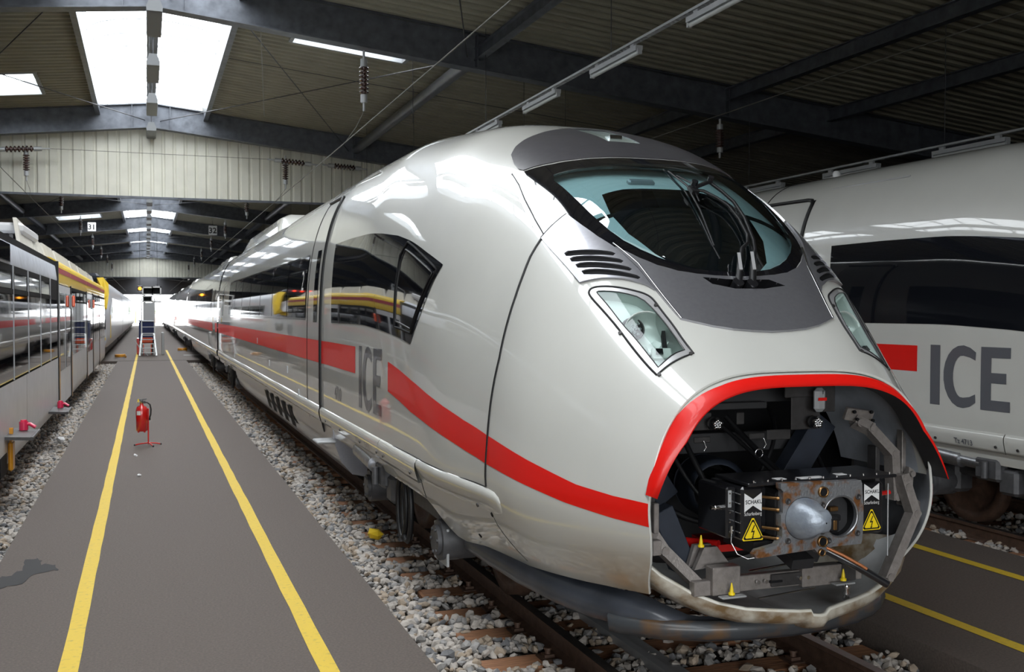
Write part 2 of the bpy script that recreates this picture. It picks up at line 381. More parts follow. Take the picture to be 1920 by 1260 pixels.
def patch(name, outer, m, parent, holes=(), off=0., sp=.05, mapf=None, thick=0., flip=False, custom=True, **kw):
    mapf = mapf or S
    outer = resample(outer, sp); hs = [resample(h, sp) for h in holes]
    V = [Vector((p[0], p[1]*SS)) for p in outer]; E = [(i, (i+1) % len(outer)) for i in range(len(outer))]
    for h in hs:
        b = len(V); V += [Vector((p[0], p[1]*SS)) for p in h]; E += [(b+i, b+(i+1) % len(h)) for i in range(len(h))]
    o_ = np.array(outer); y0, y1 = o_[:, 0].min(), o_[:, 0].max(); s0, s1 = o_[:, 1].min(), o_[:, 1].max()
    gy = np.arange(y0+sp/2, y1, sp); gs = np.arange(s0+sp/SS/2, s1, sp/SS)
    if len(gy) and len(gs):
        G = np.stack(np.meshgrid(gy, gs), -1).reshape(-1, 2)
        k = inside(G, outer)
        for h in hs: k &= ~inside(G, h)
        # keep clear of the border
        B = np.array([(v.x, v.y) for v in V]); G = G[k]
        if len(G):
            Gm = G*[1, SS]; ok = np.ones(len(G), bool)
            for i in range(0, len(B), 200):
                d = ((Gm[:, None, :]-B[None, i:i+200, :])**2).sum(-1).min(1); ok &= d > (sp*.45)**2
            V += [Vector((float(g[0]), float(g[1]*SS))) for g in G[ok]]
    r = delaunay_2d_cdt(V, E, [], 0, 1e-6)
    vv = np.array([(v.x, v.y/SS) for v in r[0]]); ff = np.array([list(f) for f in r[2] if len(f) == 3])
    cen = vv[ff].mean(1); k = inside(cen, outer)
    for h in hs: k &= ~inside(cen, h)
    ff = ff[k]; used = np.unique(ff); rem = -np.ones(len(vv), int); rem[used] = np.arange(len(used)); vv = vv[used]; ff = rem[ff]
    P = mapf(vv[:, 0], vv[:, 1], off); N = NRM(vv[:, 0], vv[:, 1])
    fn = np.cross(P[ff[:, 1]]-P[ff[:, 0]], P[ff[:, 2]]-P[ff[:, 0]]); fl = (fn*N[ff[:, 0]]).sum(-1) < 0
    ff[fl] = ff[fl][:, ::-1]
    base = wloc(parent); me = bpy.data.meshes.new(name)
    nv = len(P)
    if thick:
        P2 = mapf(vv[:, 0], vv[:, 1], off-thick)
        from collections import Counter
        ed = {}
        for t in ff:
            for a, b in ((t[0], t[1]), (t[1], t[2]), (t[2], t[0])):
                ed[(a, b)] = 1
        bd = [(a, b) for (a, b) in ed if (b, a) not in ed]
        allP = np.concatenate([P, P2, P, P2]); faces = ff.tolist()+(ff[:, ::-1]+nv).tolist()+[(int(b)+2*nv, int(a)+2*nv, int(a)+3*nv, int(b)+3*nv) for a, b in bd]
        me.from_pydata((allP-np.array(base)).tolist(), [], faces)
        me.materials.append(m)
        nf = len(ff)
        me.polygons.foreach_set('use_smooth', [True]*(2*nf)+[False]*len(bd))
        nr = np.concatenate([N, -N])
        me.update()
        cn = np.zeros((len(me.loops), 3)); li = np.zeros(len(me.loops), int); me.loops.foreach_get('vertex_index', li)
        ok = li < 2*nv; cn[ok] = nr[li[ok]]
        me.normals_split_custom_set(cn.tolist())
    else:
        me.from_pydata((P-np.array(base)).tolist(), [], ff.tolist()); me.materials.append(m)
        me.polygons.foreach_set('use_smooth', [True]*len(ff)); me.update()
        if custom: me.normals_split_custom_set_from_vertices(N.tolist())
    return link(name, me, parent, **kw)
def decal(name, V, Fc, m, parent, fy, fs, off=.003, **kw):
    """flat print laid on the body: 2D text mesh -> (Y,s)"""
    Y = np.array([fy(p[0], p[1]) for p in V]); s_ = np.array([fs(p[0], p[1]) for p in V])
    P = S(Y, s_, off); base = wloc(parent); me = bpy.data.meshes.new(name)
    me.from_pydata((P-np.array(base)).tolist(), [], Fc); me.materials.append(m); me.update()
    return link(name, me, parent, **kw)
def sline(pts, off=0., sp=.06):
    """polyline on the body surface"""
    out = []
    for a, b in zip(pts[:-1], pts[1:]):
        L_ = math.hypot(b[0]-a[0], (b[1]-a[1])*SS); k = max(1, int(L_/sp))
        for j in range(k): out.append((a[0]+(b[0]-a[0])*j/k, a[1]+(b[1]-a[1])*j/k))
    out.append(pts[-1]); a = np.array(out)
    return [Vector(p) for p in S(a[:, 0], a[:, 1], off)]
def mir(poly): return [(y, 2-s) for y, s in poly]
# ================================================================== HALL
RX, ZD, SL = .16, 7.98, .105            # ridge x, deck height at ridge, slope
def deck(x): return ZD - SL*abs(x-RX)
YA, YB, XL, XR = -11.1, 168.9, -19.0, 19.3
KX0, KX1 = -1.22, 1.62                  # rooflight strip
ceiling = thing('ceiling', None, None, (0, 0, 0), kind='structure')
def sheet_mesh(x0, x1):
    b = MB(); prof = []
    for k in range(4):
        y = k*.3; prof += [(y, 0), (y+.11, 0), (y+.15, -.055), (y+.26, -.055)]
    prof.append((1.2, 0))
    b.loft([[(x0, y, deck(x0)+z) for y, z in prof], [(x1, y, deck(x1)+z) for y, z in prof]], smooth=False)
    return b
sheets = {}
def put_sheet(x0, x1, y):
    key = (x0, x1)
    if key not in sheets:
        o = sheet_mesh(x0, x1).build('roof_sheet', M['sheet'], ceiling, fix=False); sheets[key] = o.data
    else: o = link('roof_sheet', sheets[key], ceiling)
    o.location = (0, y, 0)
HATCH_R, HATCH_L = (25, 26), (31, 32, 61, 62, 101, 102)
NSH = int(round((YB-YA)/1.2))
for k in range(NSH):
    y = YA+k*1.2
    if k in HATCH_R: put_sheet(KX1, 2.8, y); put_sheet(5.15, XR, y)
    else: put_sheet(KX1, XR, y)
    if k in HATCH_L: put_sheet(-2.4, KX0, y); put_sheet(XL, -4.75, y)
    else: put_sheet(XL, KX0, y)
hp = MB()
for ks, x0, x1 in ((HATCH_R, 2.8, 5.15), (HATCH_L[:2], -4.75, -2.4), (HATCH_L[2:4], -4.75, -2.4), (HATCH_L[4:], -4.75, -2.4)):
    y0 = YA+ks[0]*1.2; y1 = y0+2.4; b = MB(); za = deck(x0)+.25; zb = deck(x1)+.25
    b.add([(x0, y0, za), (x1, y0, zb), (x1, y1, zb), (x0, y1, za)], [(0, 1, 2, 3)])
    wn = b.build('window_2', M['pane'], None, kind='structure', fix=False)
    f = MB()
    for xa in (x0, x1): f.box((xa-.04, y0, deck(xa)-.08), (xa+.04, y1, deck(xa)+.27))
    for ya in (y0, y1): f.prism([(x0, ya-.04, deck(x0)-.08), (x1, ya-.04, deck(x1)-.08), (x1, ya-.04, deck(x1)+.27), (x0, ya-.04, deck(x0)+.27)], (0, .08, 0))
    f.build('window_frame', M['rib'], wn)
# ridge rooflight: barrel of panes between arched ribs, upstands on both sides
sky = thing('window_1', None, None, (0, 0, 0), kind='structure')
cxk = (KX0+KX1)/2; hw = (KX1-KX0)/2
def arc(r_off=0., n=10): return [(cxk-(hw+r_off)*math.cos(math.pi*i/n), 8.12+(.42+r_off)*math.sin(math.pi*i/n)) for i in range(n+1)]
pb = MB(); pb.loft([[(x, 0, z) for x, z in arc()], [(x, 1.2, z) for x, z in arc()]], smooth=True)
pm = pb.build('pane', M['pane'], sky, fix=False); pmd = pm.data
rb = MB(); rb.loft([[(x, -.025, z) for x, z in arc(-.02)], [(x, .025, z) for x, z in arc(-.02)], [(x, .025, z) for x, z in arc(-.07)], [(x, -.025, z) for x, z in arc(-.07)], [(x, -.025, z) for x, z in arc(-.02)]], smooth=False)
rm = rb.build('rib', M['rib'], sky, fix=False); rmd = rm.data
for k in range(NSH):
    y = YA+1.2*k
    o = pm if k == 0 else link('pane', pmd, sky); o.location = (0, y, 0)
    o = rm if k == 0 else link('rib', rmd, sky); o.location = (0, y, 0)
for x in (KX0, KX1):
    b = MB(); b.box((x-.06, YA, deck(x)-.28), (x+.06, YB, 8.16)); b.build('upstand', M['beam'], sky)
b = MB(); b.box((RX-.07, YA, 7.66), (RX+.07, YB, 7.80)); b.box((RX-.11, YA, 7.80), (RX+.11, YB, 7.83)); b.build('lighting_rail', M['beam'], ceiling)
# rafters, purlins, struts, braces
RY = [18.5+12*k for k in range(-2, 13)]
def rafter_mesh(side):
    b = MB(); D = .68; xe = XR if side > 0 else XL
    def zb(x): return 7.27-SL*abs(x-RX)
    for za, zc, hw_ in ((0, .025, .15), (D-.025, D, .15), (.02, D-.02, .012)):
        P = []
        for x in (RX, xe): P.append([(x, -hw_, zb(x)+za), (x, hw_, zb(x)+za), (x, hw_, zb(x)+zc), (x, -hw_, zb(x)+zc), (x, -hw_, zb(x)+za)])
        b.loft(P, smooth=False)
    for x in (RX+side*.5, RX+side*5.7, RX+side*11.1, RX+side*16):       # web stiffeners
        b.box((x-.01, -.14, zb(x)+.03), (x+.01, .14, zb(x)+D-.03))
    for i in range(2):
        for j in range(3):
            x = RX+side*(6.6+.12*i); z = zb(x)+.2+.11*j; b.cyl((x, -.03, z), (x, .03, z), .025, 6)
    return b
rmesh = {}
for y in RY:
    for sd in (-1, 1):
        if sd not in rmesh: o = rafter_mesh(sd).build('roof_beam', M['beam'], ceiling); rmesh[sd] = o.data
        else: o = link('roof_beam', rmesh[sd], ceiling)
        o.location = (0, y, 0)
def strut(x, y0, y1, z, r):
    b = MB(); b.cyl((x, y0+.15, z), (x, y1-.15, z), r, 16); b.build('strut_tube', M['tube'], ceiling)
def ibeam(x, y0, y1, z, h=.22):
    b = MB(); b.box((x-.08, y0, z+h-.015), (x+.08, y1, z+h)); b.box((x-.08, y0, z), (x+.08, y1, z+.015)); b.box((x-.008, y0, z), (x+.008, y1, z+h)); b.build('purlin', M['beam'], ceiling)
for k in range(len(RY)-1):
    y0, y1 = RY[k], RY[k+1]
    for x in (5.9, -5.6):
        if k % 2 == 0: strut(x, y0, y1, 6.96, .13)
        else: ibeam(x, y0, y1, 6.86)
    for x in (11.3, 13.8, -11, -13.8): ibeam(x, y0, y1, deck(x)-.34, .26)
def rod(a, b_, r=.012, nm='brace_rod'):
    b = MB(); b.cyl(a, b_, r, 6); b.build(nm, M['rod'], ceiling)
def zr(x): return 7.62-SL*abs(x-RX)
for k in (1, 2, 4, 6, 8):
    y0, y1 = RY[k], RY[k+1]
    for a, c in (((1.5, y0), (5.7, y1)), ((.4, y1), (5.8, y0)), ((-1.3, y0), (-5.5, y1)), ((0, y1), (-5.5, y0))):
        rod((a[0], a[1], zr(a[0])-.12), (c[0], c[1], zr(c[0])-.12))
    rod((1.7, y0+4.3, zr(1.7)+.1), (10.8, y0+4.3, zr(10.8)+.1), .008)
# conduit on the deck, thin hangers
for x, z1 in ((8.1, 5.6), (7.2, 5.5), (4.9, 5.8)):
    rod((x, 19.5, deck(x)), (x, 19.5, z1), .006, 'hanger')
# cladded transoms
def gable(nm, y, z0, x0=XL, x1=XR, pitch=.3):
    g = thing(nm, None, None, (0, y, 0), kind='structure'); x = x0
    while x < x1-.01:
        xb = min(x+pitch, x1); zt = min(deck(x), deck(xb))-.08
        if KX0 < x < KX1: zt = 8.0
        b = MB(); b.loft([[(x, y+.035, z), (x+.035, y, z), (xb-.07, y, z), (xb-.045, y+.035, z), (xb, y+.035, z)] for z in (z0, zt)], smooth=False)
        b.build('cladding_panel', M['clad'], g, fix=False); x = xb
    b = MB(); b.box((x0, y-.02, z0-.04), (x1, y+.09, z0+.02)); b.build('edge_trim', M['beam'], g)
    b = MB(); b.box((x0, y+.05, z0+.1), (x1, y+.09, z0+.35)); b.build('back_rail', M['beam'], g)
    return g
g1 = gable('wall_middle', 30.8, 5.37)
g2 = gable('wall_far', 102.8, 5.37, -12, 14)
# outer walls
for nm, x in (('wall_left', XL), ('wall_right', XR)):
    b = MB(); b.box((x-.1, YA, -.3), (x+.1, YB, 6.0)); b.build(nm, M['wall'], None, kind='structure')
b = MB(); b.box((XL, YA-.1, 4.9), (XR, YA, 8.1)); b.box((4.6, YA-.1, -.3), (XR, YA, 4.9)); b.box((XL, YA-.1, -.3), (-8.5, YA, 4.9)); b.build('wall_front', M['clad'], None, kind='structure')  # unseen end wall, its closed bays and low header shaped to hold back daylight
b = MB(); b.box((XL, YB, 4.75), (XR, YB+.2, 8.1))
for x in (XL, -8.0, -5.7, -.3, 6.2, 11, XR-2): b.box((x-.15, YB, -.1), (x+.15, YB+.2, 4.8))
b.box((8.5, YB, -.1), (XR, YB+.2, 4.8)); b.box((XL, YB, -.1), (-8.5, YB+.2, 4.8))
b.build('wall_back', M['wall'], None, kind='structure')
# columns of every rafter
for y in RY:
    for x in (XL+.25, XR-.25):
        b = MB(); b.box((x-.12, y-.15, -.2), (x+.12, y+.15, 5.8)); b.build('column', M['beam'], ceiling)

# ------------------------------------------------------------------ lights in the hall (not switched on)
def ridge_lamp(y):
    t = thing('pendant_lamp', 'grey trough-shaped lamp housing hanging in the row below the bright ridge rooflight', 'lamp', (RX, y, 7.0), 'lamp housings under the ridge rooflight')
    b = MB(); x = RX
    b.loft([[(x-.07, yy, 7.26), (x-.13, yy, 7.10), (x-.12, yy, 7.03), (x+.12, yy, 7.03), (x+.13, yy, 7.10), (x+.07, yy, 7.26), (x-.07, yy, 7.26)] for yy in (y-.85, y+.85)], smooth=False)
    b.add([(x-.07, y-.85, 7.26), (x-.13, y-.85, 7.10), (x-.12, y-.85, 7.03), (x+.12, y-.85, 7.03), (x+.13, y-.85, 7.10), (x+.07, y-.85, 7.26)], [(0, 1, 2, 3, 4, 5)])
    b.build('housing', M['lampbody'], t)
    b = MB(); b.add([(x-.10, y-.8, 7.025), (x+.10, y-.8, 7.025), (x+.10, y+.8, 7.025), (x-.10, y+.8, 7.025)], [(0, 1, 2, 3)]); b.build('cover', M['lampbody'], t)
    for q in (-.6, .6): MB().cyl((x, y+q, 7.26), (x, y+q, 7.67), .012, 6).build('hanger', M['rod'], t)
    return t
l0 = ridge_lamp(18.6)
l0['label'] = 'largest grey trough lamp at the top edge, hanging below the nearest cross beam'
for k in range(-3, 36):
    if k:
        c = copy_tree(l0); c.location = (RX, 18.6+3.9*k, 7.0); c['label'] = 'grey trough lamp in the long row under the ridge, beyond the second cross beam'
        if k == 1: c['label'] = 'second trough lamp under the ridge, in the middle of the bright rooflight'
        if k == 2: c['label'] = 'third trough lamp under the ridge, at the far end of the bright rooflight'
def batten(x, y, z, lab, grp):
    t = thing('batten_lamp', lab, 'lamp', (x, y, z), grp)
    b = MB(); b.box((x-.05, y-.72, z), (x+.05, y+.72, z+.06)); b.box((x-.02, y-.6, z+.06), (x+.02, y-.5, z+.11)); b.box((x-.02, y+.5, z+.06), (x+.02, y+.6, z+.11)); b.build('channel', M['fitting'], t)
    b = MB(); b.cyl((x, y-.70, z-.025), (x, y+.70, z-.025), .028, 10); b.build('tube', M['tubelamp'], t)
    for q in (-.74, .70): MB().box((x-.03, y+q, z-.05), (x+.03, y+q+.04, z+.02)).build('end_cap', M['fitting'], t)
    return t
def tray(x, z, y0, y1, lab):
    t = thing('cable_tray', lab, 'cable tray', (x, y0, z))
    b = MB(); y = y0
    while y < y1:
        b.box((x-.035, y, z), (x+.035, y+.05, z+.02)); y += .1 if y < 30 else .4
    b.box((x-.04, y0, z), (x-.03, y1, z+.03)); b.box((x+.03, y0, z), (x+.04, y1, z+.03)); b.build('tray', M['fitting'], t)
    y = y0+1
    while y < y1: MB().cyl((x, y, z), (x, y, deck(x)), .006, 5).build('hanger', M['rod'], t); y += 5.4
tray(5.9, 5.57, -10, 160, 'perforated cable tray running over the right-hand walkway above the long lamps')
tray(11.5, 4.67, -10, 100, 'perforated cable tray low in the dark beyond the second white train')
b0 = batten(5.9, 12.49, 5.46, 'long white lamp on the cable tray above the nose of the front train', 'tube lamps above the front train')
b0['label'] = 'long lamp on the cable tray, second from the top edge, left of the nearest'
for k in range(-3, 12):
    if k:
        c = copy_tree(b0); c.location = (5.9, 12.49+2.72*k, 5.46); c['label'] = 'long lamp on the cable tray, hidden behind the front train roof'
        if k == -1: c['label'] = 'long lamp on the cable tray touching the top edge of the photo'
        if k == 1: c['label'] = 'third long lamp on the cable tray, just above the roof of the front train'
b1 = batten(11.5, 12.1, 4.56, 'dim long lamp on the tray over the roof of the second white train', 'tube lamps above the second train')
for k in range(-3, 9):
    if k:
        c = copy_tree(b1); c.location = (11.5, 12.1+2.72*k, 4.56)
        if k == 1: c['label'] = 'dim long lamp over the second train, middle one of the three visible'
        if k == 2: c['label'] = 'dim long lamp over the second train, leftmost of the three visible'
b1['label'] = 'dim long lamp over the second train, rightmost of the three visible'

# ------------------------------------------------------------------ catenary insulators and wires
def insulator(a, b_, lab, grp, drop=None, n=7):
    a = Vector(a); b_ = Vector(b_); d = (b_-a); L_ = d.length; u = d/L_
    t = thing('insulator', lab, 'insulator', a, grp)
    p = MB(); prof = [(L_*.25, .03)]
    for i in range(n):
        q = L_*(.27+.46*i/n); st = L_*.46/n
        prof += [(q, .035), (q+st*.2, .085), (q+st*.5, .09), (q+st*.75, .04)]
    prof += [(L_*.74, .03)]
    p.lathe(prof, a, u, 14); p.build('sheds', M['porcelain'], t)
    for q in (.14, .73): MB().cyl(a+u*L_*q, a+u*L_*(q+.13), .062, 12).build('end_cap', M['fitting'], t)
    MB().cyl(a, a+u*L_*.15, .022, 8).build('fitting', M['fitting'], t); MB().cyl(a+u*L_*.85, b_, .022, 8).build('fitting', M['fitting'], t)
    if drop: c = MB(); c.tube([b_, b_+(Vector(drop)-b_)*.5+Vector((.03, 0, 0)), Vector(drop)], .006, 5); c.build('dropper', M['wire'], t)
    return t
LW, RW = -2.85, 3.36
insulator((3.74, 18.5, 6.87), (3.74, 18.5, 5.78), 'large brown ribbed insulator hanging from the nearest cross beam over the train', None, (3.4, 18.5, 5.2))
insulator((11.12, 18.5, 6.1), (11.12, 18.5, 5.3), 'insulator lost in the dark on the nearest cross beam above the second train', None)
insulator((3.82, 30.3, 6.66), (3.82, 30.3, 5.7), 'vertical brown insulator in front of the cream cladding right of the rooflight', None, (3.4, 30.3, 5.2))
insulator((3.3, 30.2, 6.52), (4.75, 30.2, 6.42), 'level brown insulator crossing the vertical one, right of the rooflight', None)
insulator((4.85, 30.2, 6.44), (6.2, 30.2, 6.36), 'level brown insulator beside the white train roof, rightmost on the cladding', None)
insulator((-3.0, 30.3, 6.6), (-3.0, 30.3, 5.65), 'vertical brown insulator in front of the cream cladding at far left', None, (-2.9, 30.3, 5.2))
insulator((-3.9, 30.2, 6.42), (-2.4, 30.2, 6.52), 'level brown insulator crossing the vertical one at far left', None)
for k, y in enumerate(RY[4:10]):
    for x in (3.8, -3.0):
        insulator((x, y-.3, 6.8), (x, y-.3, 5.85), 'small hanging insulator under the dark cross beams beyond the first cream cladding', 'far hanging insulators', n=5)
for x, y, s_, lab in ((-2.95, 64.2, '31', 'small white number plate hanging far back above the grey railcar track'), (3.42, 58.0, '32', 'small white number plate hanging far back above the front white train')):
    z = 7.05 if s_ == '31' else 6.55
    b = MB(); b.box((x-.22, y, z-.25), (x+.22, y+.03, z+.25)); o = b.build('number_plate', M['white'], None, label=lab, cat='sign')
    V, Fc = text_mesh(s_, .42, True); b = MB(); b.add([(x-.22+p[0], y-.005, z-.15+p[1]) for p in V], Fc); b.build('digits', M['blackm'], o)
    MB().cyl((x, y+.01, z+.25), (x, y+.01, deck(x)), .01, 6).build('hanger', M['rod'], o)
def wire(pts, r, lab, grp=None): return MB().tube(pts, r, 5).build('overhead_wire', M['wire'], None, label=lab, cat='wire', group=grp)
wire([(3.36, -11, 5.2), (3.4, 18.5, 5.2), (3.36, 60, 5.2), (3.36, 165, 5.2)], .009, 'thin contact wire running above the roof of the front white train')
wire([(-2.9, -11, 5.3), (-2.9, 30.3, 5.2), (-2.9, 165, 5.2)], .009, 'thin contact wire above the grey railcar on the left')
wire([(8.65, -11, 5.3), (8.65, 165, 5.2)], .009, 'thin contact wire above the second white train')
wire([(-3.9, 30.2, 6.42), (-7.5, 30.2, 6.3)], .008, 'span wire leading left from the far-left insulator')
wire([(-2.4, 30.2, 6.52), (3.3, 30.2, 6.52)], .007, 'span wire between the two pairs of insulators across the cladding')
wire([(1.9, 18.3, 7.0), (1.95, 18.3, 5.55)], .006, 'slack thin cable hanging beside the rooflight')

# ================================================================== GROUND
floor = MB(); floor.box((XL-.1, YA, -.45), (XR+.1, 48, -.26)); floor.box((XL-.1, 48, -.45), (XR+.1, YB+.2, -.18))
floor = floor.build('floor', M['sub'], None, kind='structure')
def slab(x0, x1, y0, y1, z=0., nm='walkway'):
    b = MB(); b.box((x0, y0, -.3), (x1, y1, z)); return b.build(nm, M['asphalt'], floor)
slab(-1.2, 1.63, YA, 47.5); slab(4.72, 7.22, YA, 47.5); slab(10.05, 12.9, YA, 47.5); slab(-7.2, -4.6, YA, 47.5)
for x0, x1 in ((-9, -3.7), (-2.1, 2.58), (4.14, 7.9), (9.4, 14)): slab(x0, x1, 47.5, YB)
for x0, x1 in ((2.68, 4.04), (7.98, 9.3), (-3.58, -2.2)): slab(x0, x1, 50, YB)
def line(x, y0, y1, w_=.11):
    b = MB(); n = int((y1-y0)/.5); P = []
    for i in range(n+1):
        y = y0+(y1-y0)*i/n; P.append([(x-w_/2+random.uniform(-.004, .004), y, .004), (x+w_/2+random.uniform(-.004, .004), y, .004)])
    b.loft(P, smooth=False); b.build('line_marking', M['paintline'], floor, fix=False)
for x in (-.46, 1.01, 5.24, 6.62): line(x, YA+.1, 47.5)
line(-.46, 47.5, 60, .10); line(1.01, 47.5, 60, .10)
# joint across the walkway
b = MB(); b.box((-1.2, 47.45, 0), (1.63, 47.6, .006)); b.build('joint_strip', M['sub'], floor)
b = MB(); b.box((1.7, 52.9, 0), (2.5, 53.1, .006)); b.build('line_marking', M['white'], floor)
def stain(pts, lab=None):
    c = [sum(p[0] for p in pts)/len(pts), sum(p[1] for p in pts)/len(pts)]; q = []
    n = len(pts)
    for i in range(n):
        a, d = pts[i], pts[(i+1) % n]
        for j in range(4): q.append((a[0]+(d[0]-a[0])*j/4+random.uniform(-.015, .015), a[1]+(d[1]-a[1])*j/4+random.uniform(-.04, .04), .003))
    b = MB(); b.add(q, [tuple(range(len(q)))]); b.build('oil_stain', M['stain'], floor, fix=False)
stain([(-1.12, 8.75), (-.95, 8.9), (-.88, 9.2), (-.70, 9.25), (-.74, 9.45), (-.85, 9.5), (-.9, 9.75), (-1.0, 9.7), (-.98, 9.4), (-1.06, 9.2), (-1.16, 9.1)])

def stones_mesh(name, cx, cy, cz, r, parent, kind):
    """many low-poly stones as one mesh, four tints"""
    t = (1+5**.5)/2
    ico = np.array([(-1, t, 0), (1, t, 0), (-1, -t, 0), (1, -t, 0), (0, -1, t), (0, 1, t), (0, -1, -t), (0, 1, -t), (t, 0, -1), (t, 0, 1), (-t, 0, -1), (-t, 0, 1)])/1.9
    fi = np.array([(0, 11, 5), (0, 5, 1), (0, 1, 7), (0, 7, 10), (0, 10, 11), (1, 5, 9), (5, 11, 4), (11, 10, 2), (10, 7, 6), (7, 1, 8), (3, 9, 4), (3, 4, 2), (3, 2, 6), (3, 6, 8), (3, 8, 9), (4, 9, 5), (2, 4, 11), (6, 2, 10), (8, 6, 7), (9, 8, 1)])
    n = len(cx); A = RNG.normal(size=(n, 3, 3)); Q, _ = np.linalg.qr(A)
    sc = RNG.uniform(.55, 1.25, (n, 1, 3)); jit = RNG.uniform(.72, 1.25, (n, 12, 1))
    V = (ico[None]*jit*sc) @ Q*r[:, None, None]; V[:, :, 2] *= .8
    V += np.stack([cx, cy, cz], -1)[:, None, :]
    Fc = (fi[None]+np.arange(n)[:, None, None]*12).reshape(-1, 3)
    me = bpy.data.meshes.new(name); me.vertices.add(n*12); me.loops.add(n*60); me.polygons.add(n*20)
    me.vertices.foreach_set('co', V.reshape(-1)); me.loops.foreach_set('vertex_index', Fc.reshape(-1))
    me.polygons.foreach_set('loop_start', np.arange(n*20)*3)
    for s_ in STONES: me.materials.append(s_)
    me.polygons.foreach_set('material_index', np.repeat(RNG.choice(4, n, p=[.54, .20, .18, .08]), 20)); me.polygons.foreach_set('use_smooth', np.zeros(n*20, bool)); me.update(calc_edges=True)
    return link(name, me, parent, kind=kind)
SLY = [4.519+.595*k for k in range(-2, 75)]
def scatter(x0, x1, y0, y1, step, rr, z0, sleepers=None, xs=(0, 0)):
    X, Y = np.meshgrid(np.arange(x0, x1, step), np.arange(y0, y1, step)); X = X.ravel()+RNG.uniform(-.5, .5, X.size)*step; Y = Y.ravel()+RNG.uniform(-.5, .5, Y.size)*step
    r = RNG.uniform(rr*.7, rr*1.35, X.size); Z = z0+RNG.uniform(-.018, .022, X.size)
    if sleepers is not None:
        d = np.min(np.abs(Y[:, None]-np.array(sleepers)[None]), 1); on = (X > xs[0]) & (X < xs[1]) & (d < .135)
        k = ~(on & (RNG.random(X.size) > .06)); X, Y, Z, r, d = X[k], Y[k], Z[k], r[k], d[k]
    k = X > x0; k &= X < x1
    return X[k], Y[k], Z[k], r[k]
def bed(lab, x0, x1, regs, xs, base=-.20):
    t = MB(); t.box((x0, YA+.3, -.3), (x1, 47.5, base)); t = t.build('ballast_bed', M['bed'], None, label=lab, cat='ballast')
    A = [scatter(*rg, sleepers=SLY, xs=xs) for rg in regs]
    return t, [np.concatenate([a[i] for a in A]) for i in range(4)]
t, (X, Y, Z, r) = bed('pale crushed-stone ballast under and beside the front white train', 1.63, 4.72,
    [(1.65, 2.52, 4.6, 13, .054, .036, -.155), (1.65, 2.45, 13, 47.3, .075, .043, -.155), (2.66, 4.06, 3.9, 9, .055, .035, -.165), (4.15, 4.70, 3.9, 9.5, .055, .035, -.155)], (2.06, 4.66))
near = np.argsort((X-1.9)**2*.3+Y**2)[:300]; k = np.ones(len(X), bool); k[near] = False
stones_mesh('loose_stones', X[k], Y[k], Z[k], r[k], t, 'stuff')
def single_stones(idx, X, Y, Z, r, parent):
    protos = []
    for q in range(12):
        o = stones_mesh('stone', np.zeros(1), np.zeros(1), np.zeros(1), np.ones(1), parent, None)
        if 'kind' in o: del o['kind']
        protos.append(o.data); bpy.data.objects.remove(o)
    for i in idx:
        o = bpy.data.objects.new('stone', protos[int(RNG.integers(12))]); COL.objects.link(o); o.parent = parent
        o.location = (float(X[i]), float(Y[i]), float(Z[i])); q = float(r[i]); o.scale = (q, q, q); o.rotation_euler = (0, 0, float(RNG.uniform(0, 6.28)))
single_stones(near, X, Y, Z, r, t)
t, (X, Y, Z, r) = bed('pale crushed-stone ballast beside the left walkway, in the shade of the railcar', -4.6, -1.2,
    [(-2.4, -1.22, 9.0, 24, .062, .036, -.14), (-2.1, -1.22, 24, 47.3, .09, .05, -.14)], (-4.2, -1.62))
stones_mesh('loose_stones', X, Y, Z, r, t, 'stuff')
t, (X, Y, Z, r) = bed('dark crushed-stone ballast at the right edge under the second white train', 7.22, 10.05,
    [(7.24, 9.2, 5.2, 13, .058, .034, -.15)], (7.35, 9.95))
stones_mesh('loose_stones', X, Y, Z, r, t, 'stuff')

# ------------------------------------------------------------------ tracks
def track(xc, lab, ysl, y0, y1, clips=()):
    t = thing('railway_track', lab, 'railway track', (xc, y0, -.2))
    for sd in (-1, 1):
        x = xc+sd*.7525; b = MB()
        prof = [(-.035, 0), (.035, 0), (.035, -.03), (.012, -.045), (.010, -.12), (.06, -.14), (.07, -.155), (-.07, -.155), (-.06, -.14), (-.010, -.12), (-.012, -.045), (-.035, -.03)]
        b.loft([[(x+px, yy, pz) for px, pz in prof+prof[:1]] for yy in (y0, y1)], 0, smooth=False)
        b.add([(x-.034, y0, .001), (x+.034, y0, .001), (x+.034, y1, .001), (x-.034, y1, .001)], [(0, 1, 2, 3)], 1)
        b.build('rail', [M['rail'], M['railtop']], t)
    prm = None
    for i, y in enumerate(ysl):
        if prm is None:
            b = MB(); b.cbox((xc, y, -.24), (2.6, .25, .16), bev=.012); o = b.build('sleeper', M['timber'], t); prm = (o, y)
        else: o = link('sleeper', prm[0].data, t); o.location = (random.uniform(-.03, .03), y-prm[1], random.uniform(-.006, .008)); o.rotation_euler = (0, 0, random.uniform(-.012, .012))
    pc = None
    for y in clips:
        for sd in (-1, 1):
            x = xc+sd*.7525
            if pc is None:
                b = MB(); b.box((x-.17, y-.07, -.16), (x+.17, y+.07, -.145))
                for q in (-.11, .11): b.cyl((x+q, y, -.145), (x+q, y, -.10), .02, 8); b.box((x+q-.035, y-.035, -.145), (x+q+.035, y+.035, -.125)); b.cyl((x+q, y, -.10), (x+q, y, -.085), .028, 6)
                o = b.build('rail_clip', M['rail'], t); pc = (o, x, y)
            else: o = link('rail_clip', pc[0].data, t); o.location = (x-pc[1], y-pc[2], 0)
    return t
track(3.36, 'brown rusty rails on wooden sleepers beneath the front white train', SLY[:74], 2.5, 168, SLY[:12])
track(-2.9, 'rails and sleepers beneath the grey railcar on the left', [y for y in SLY if y > 8], 2.5, 168)
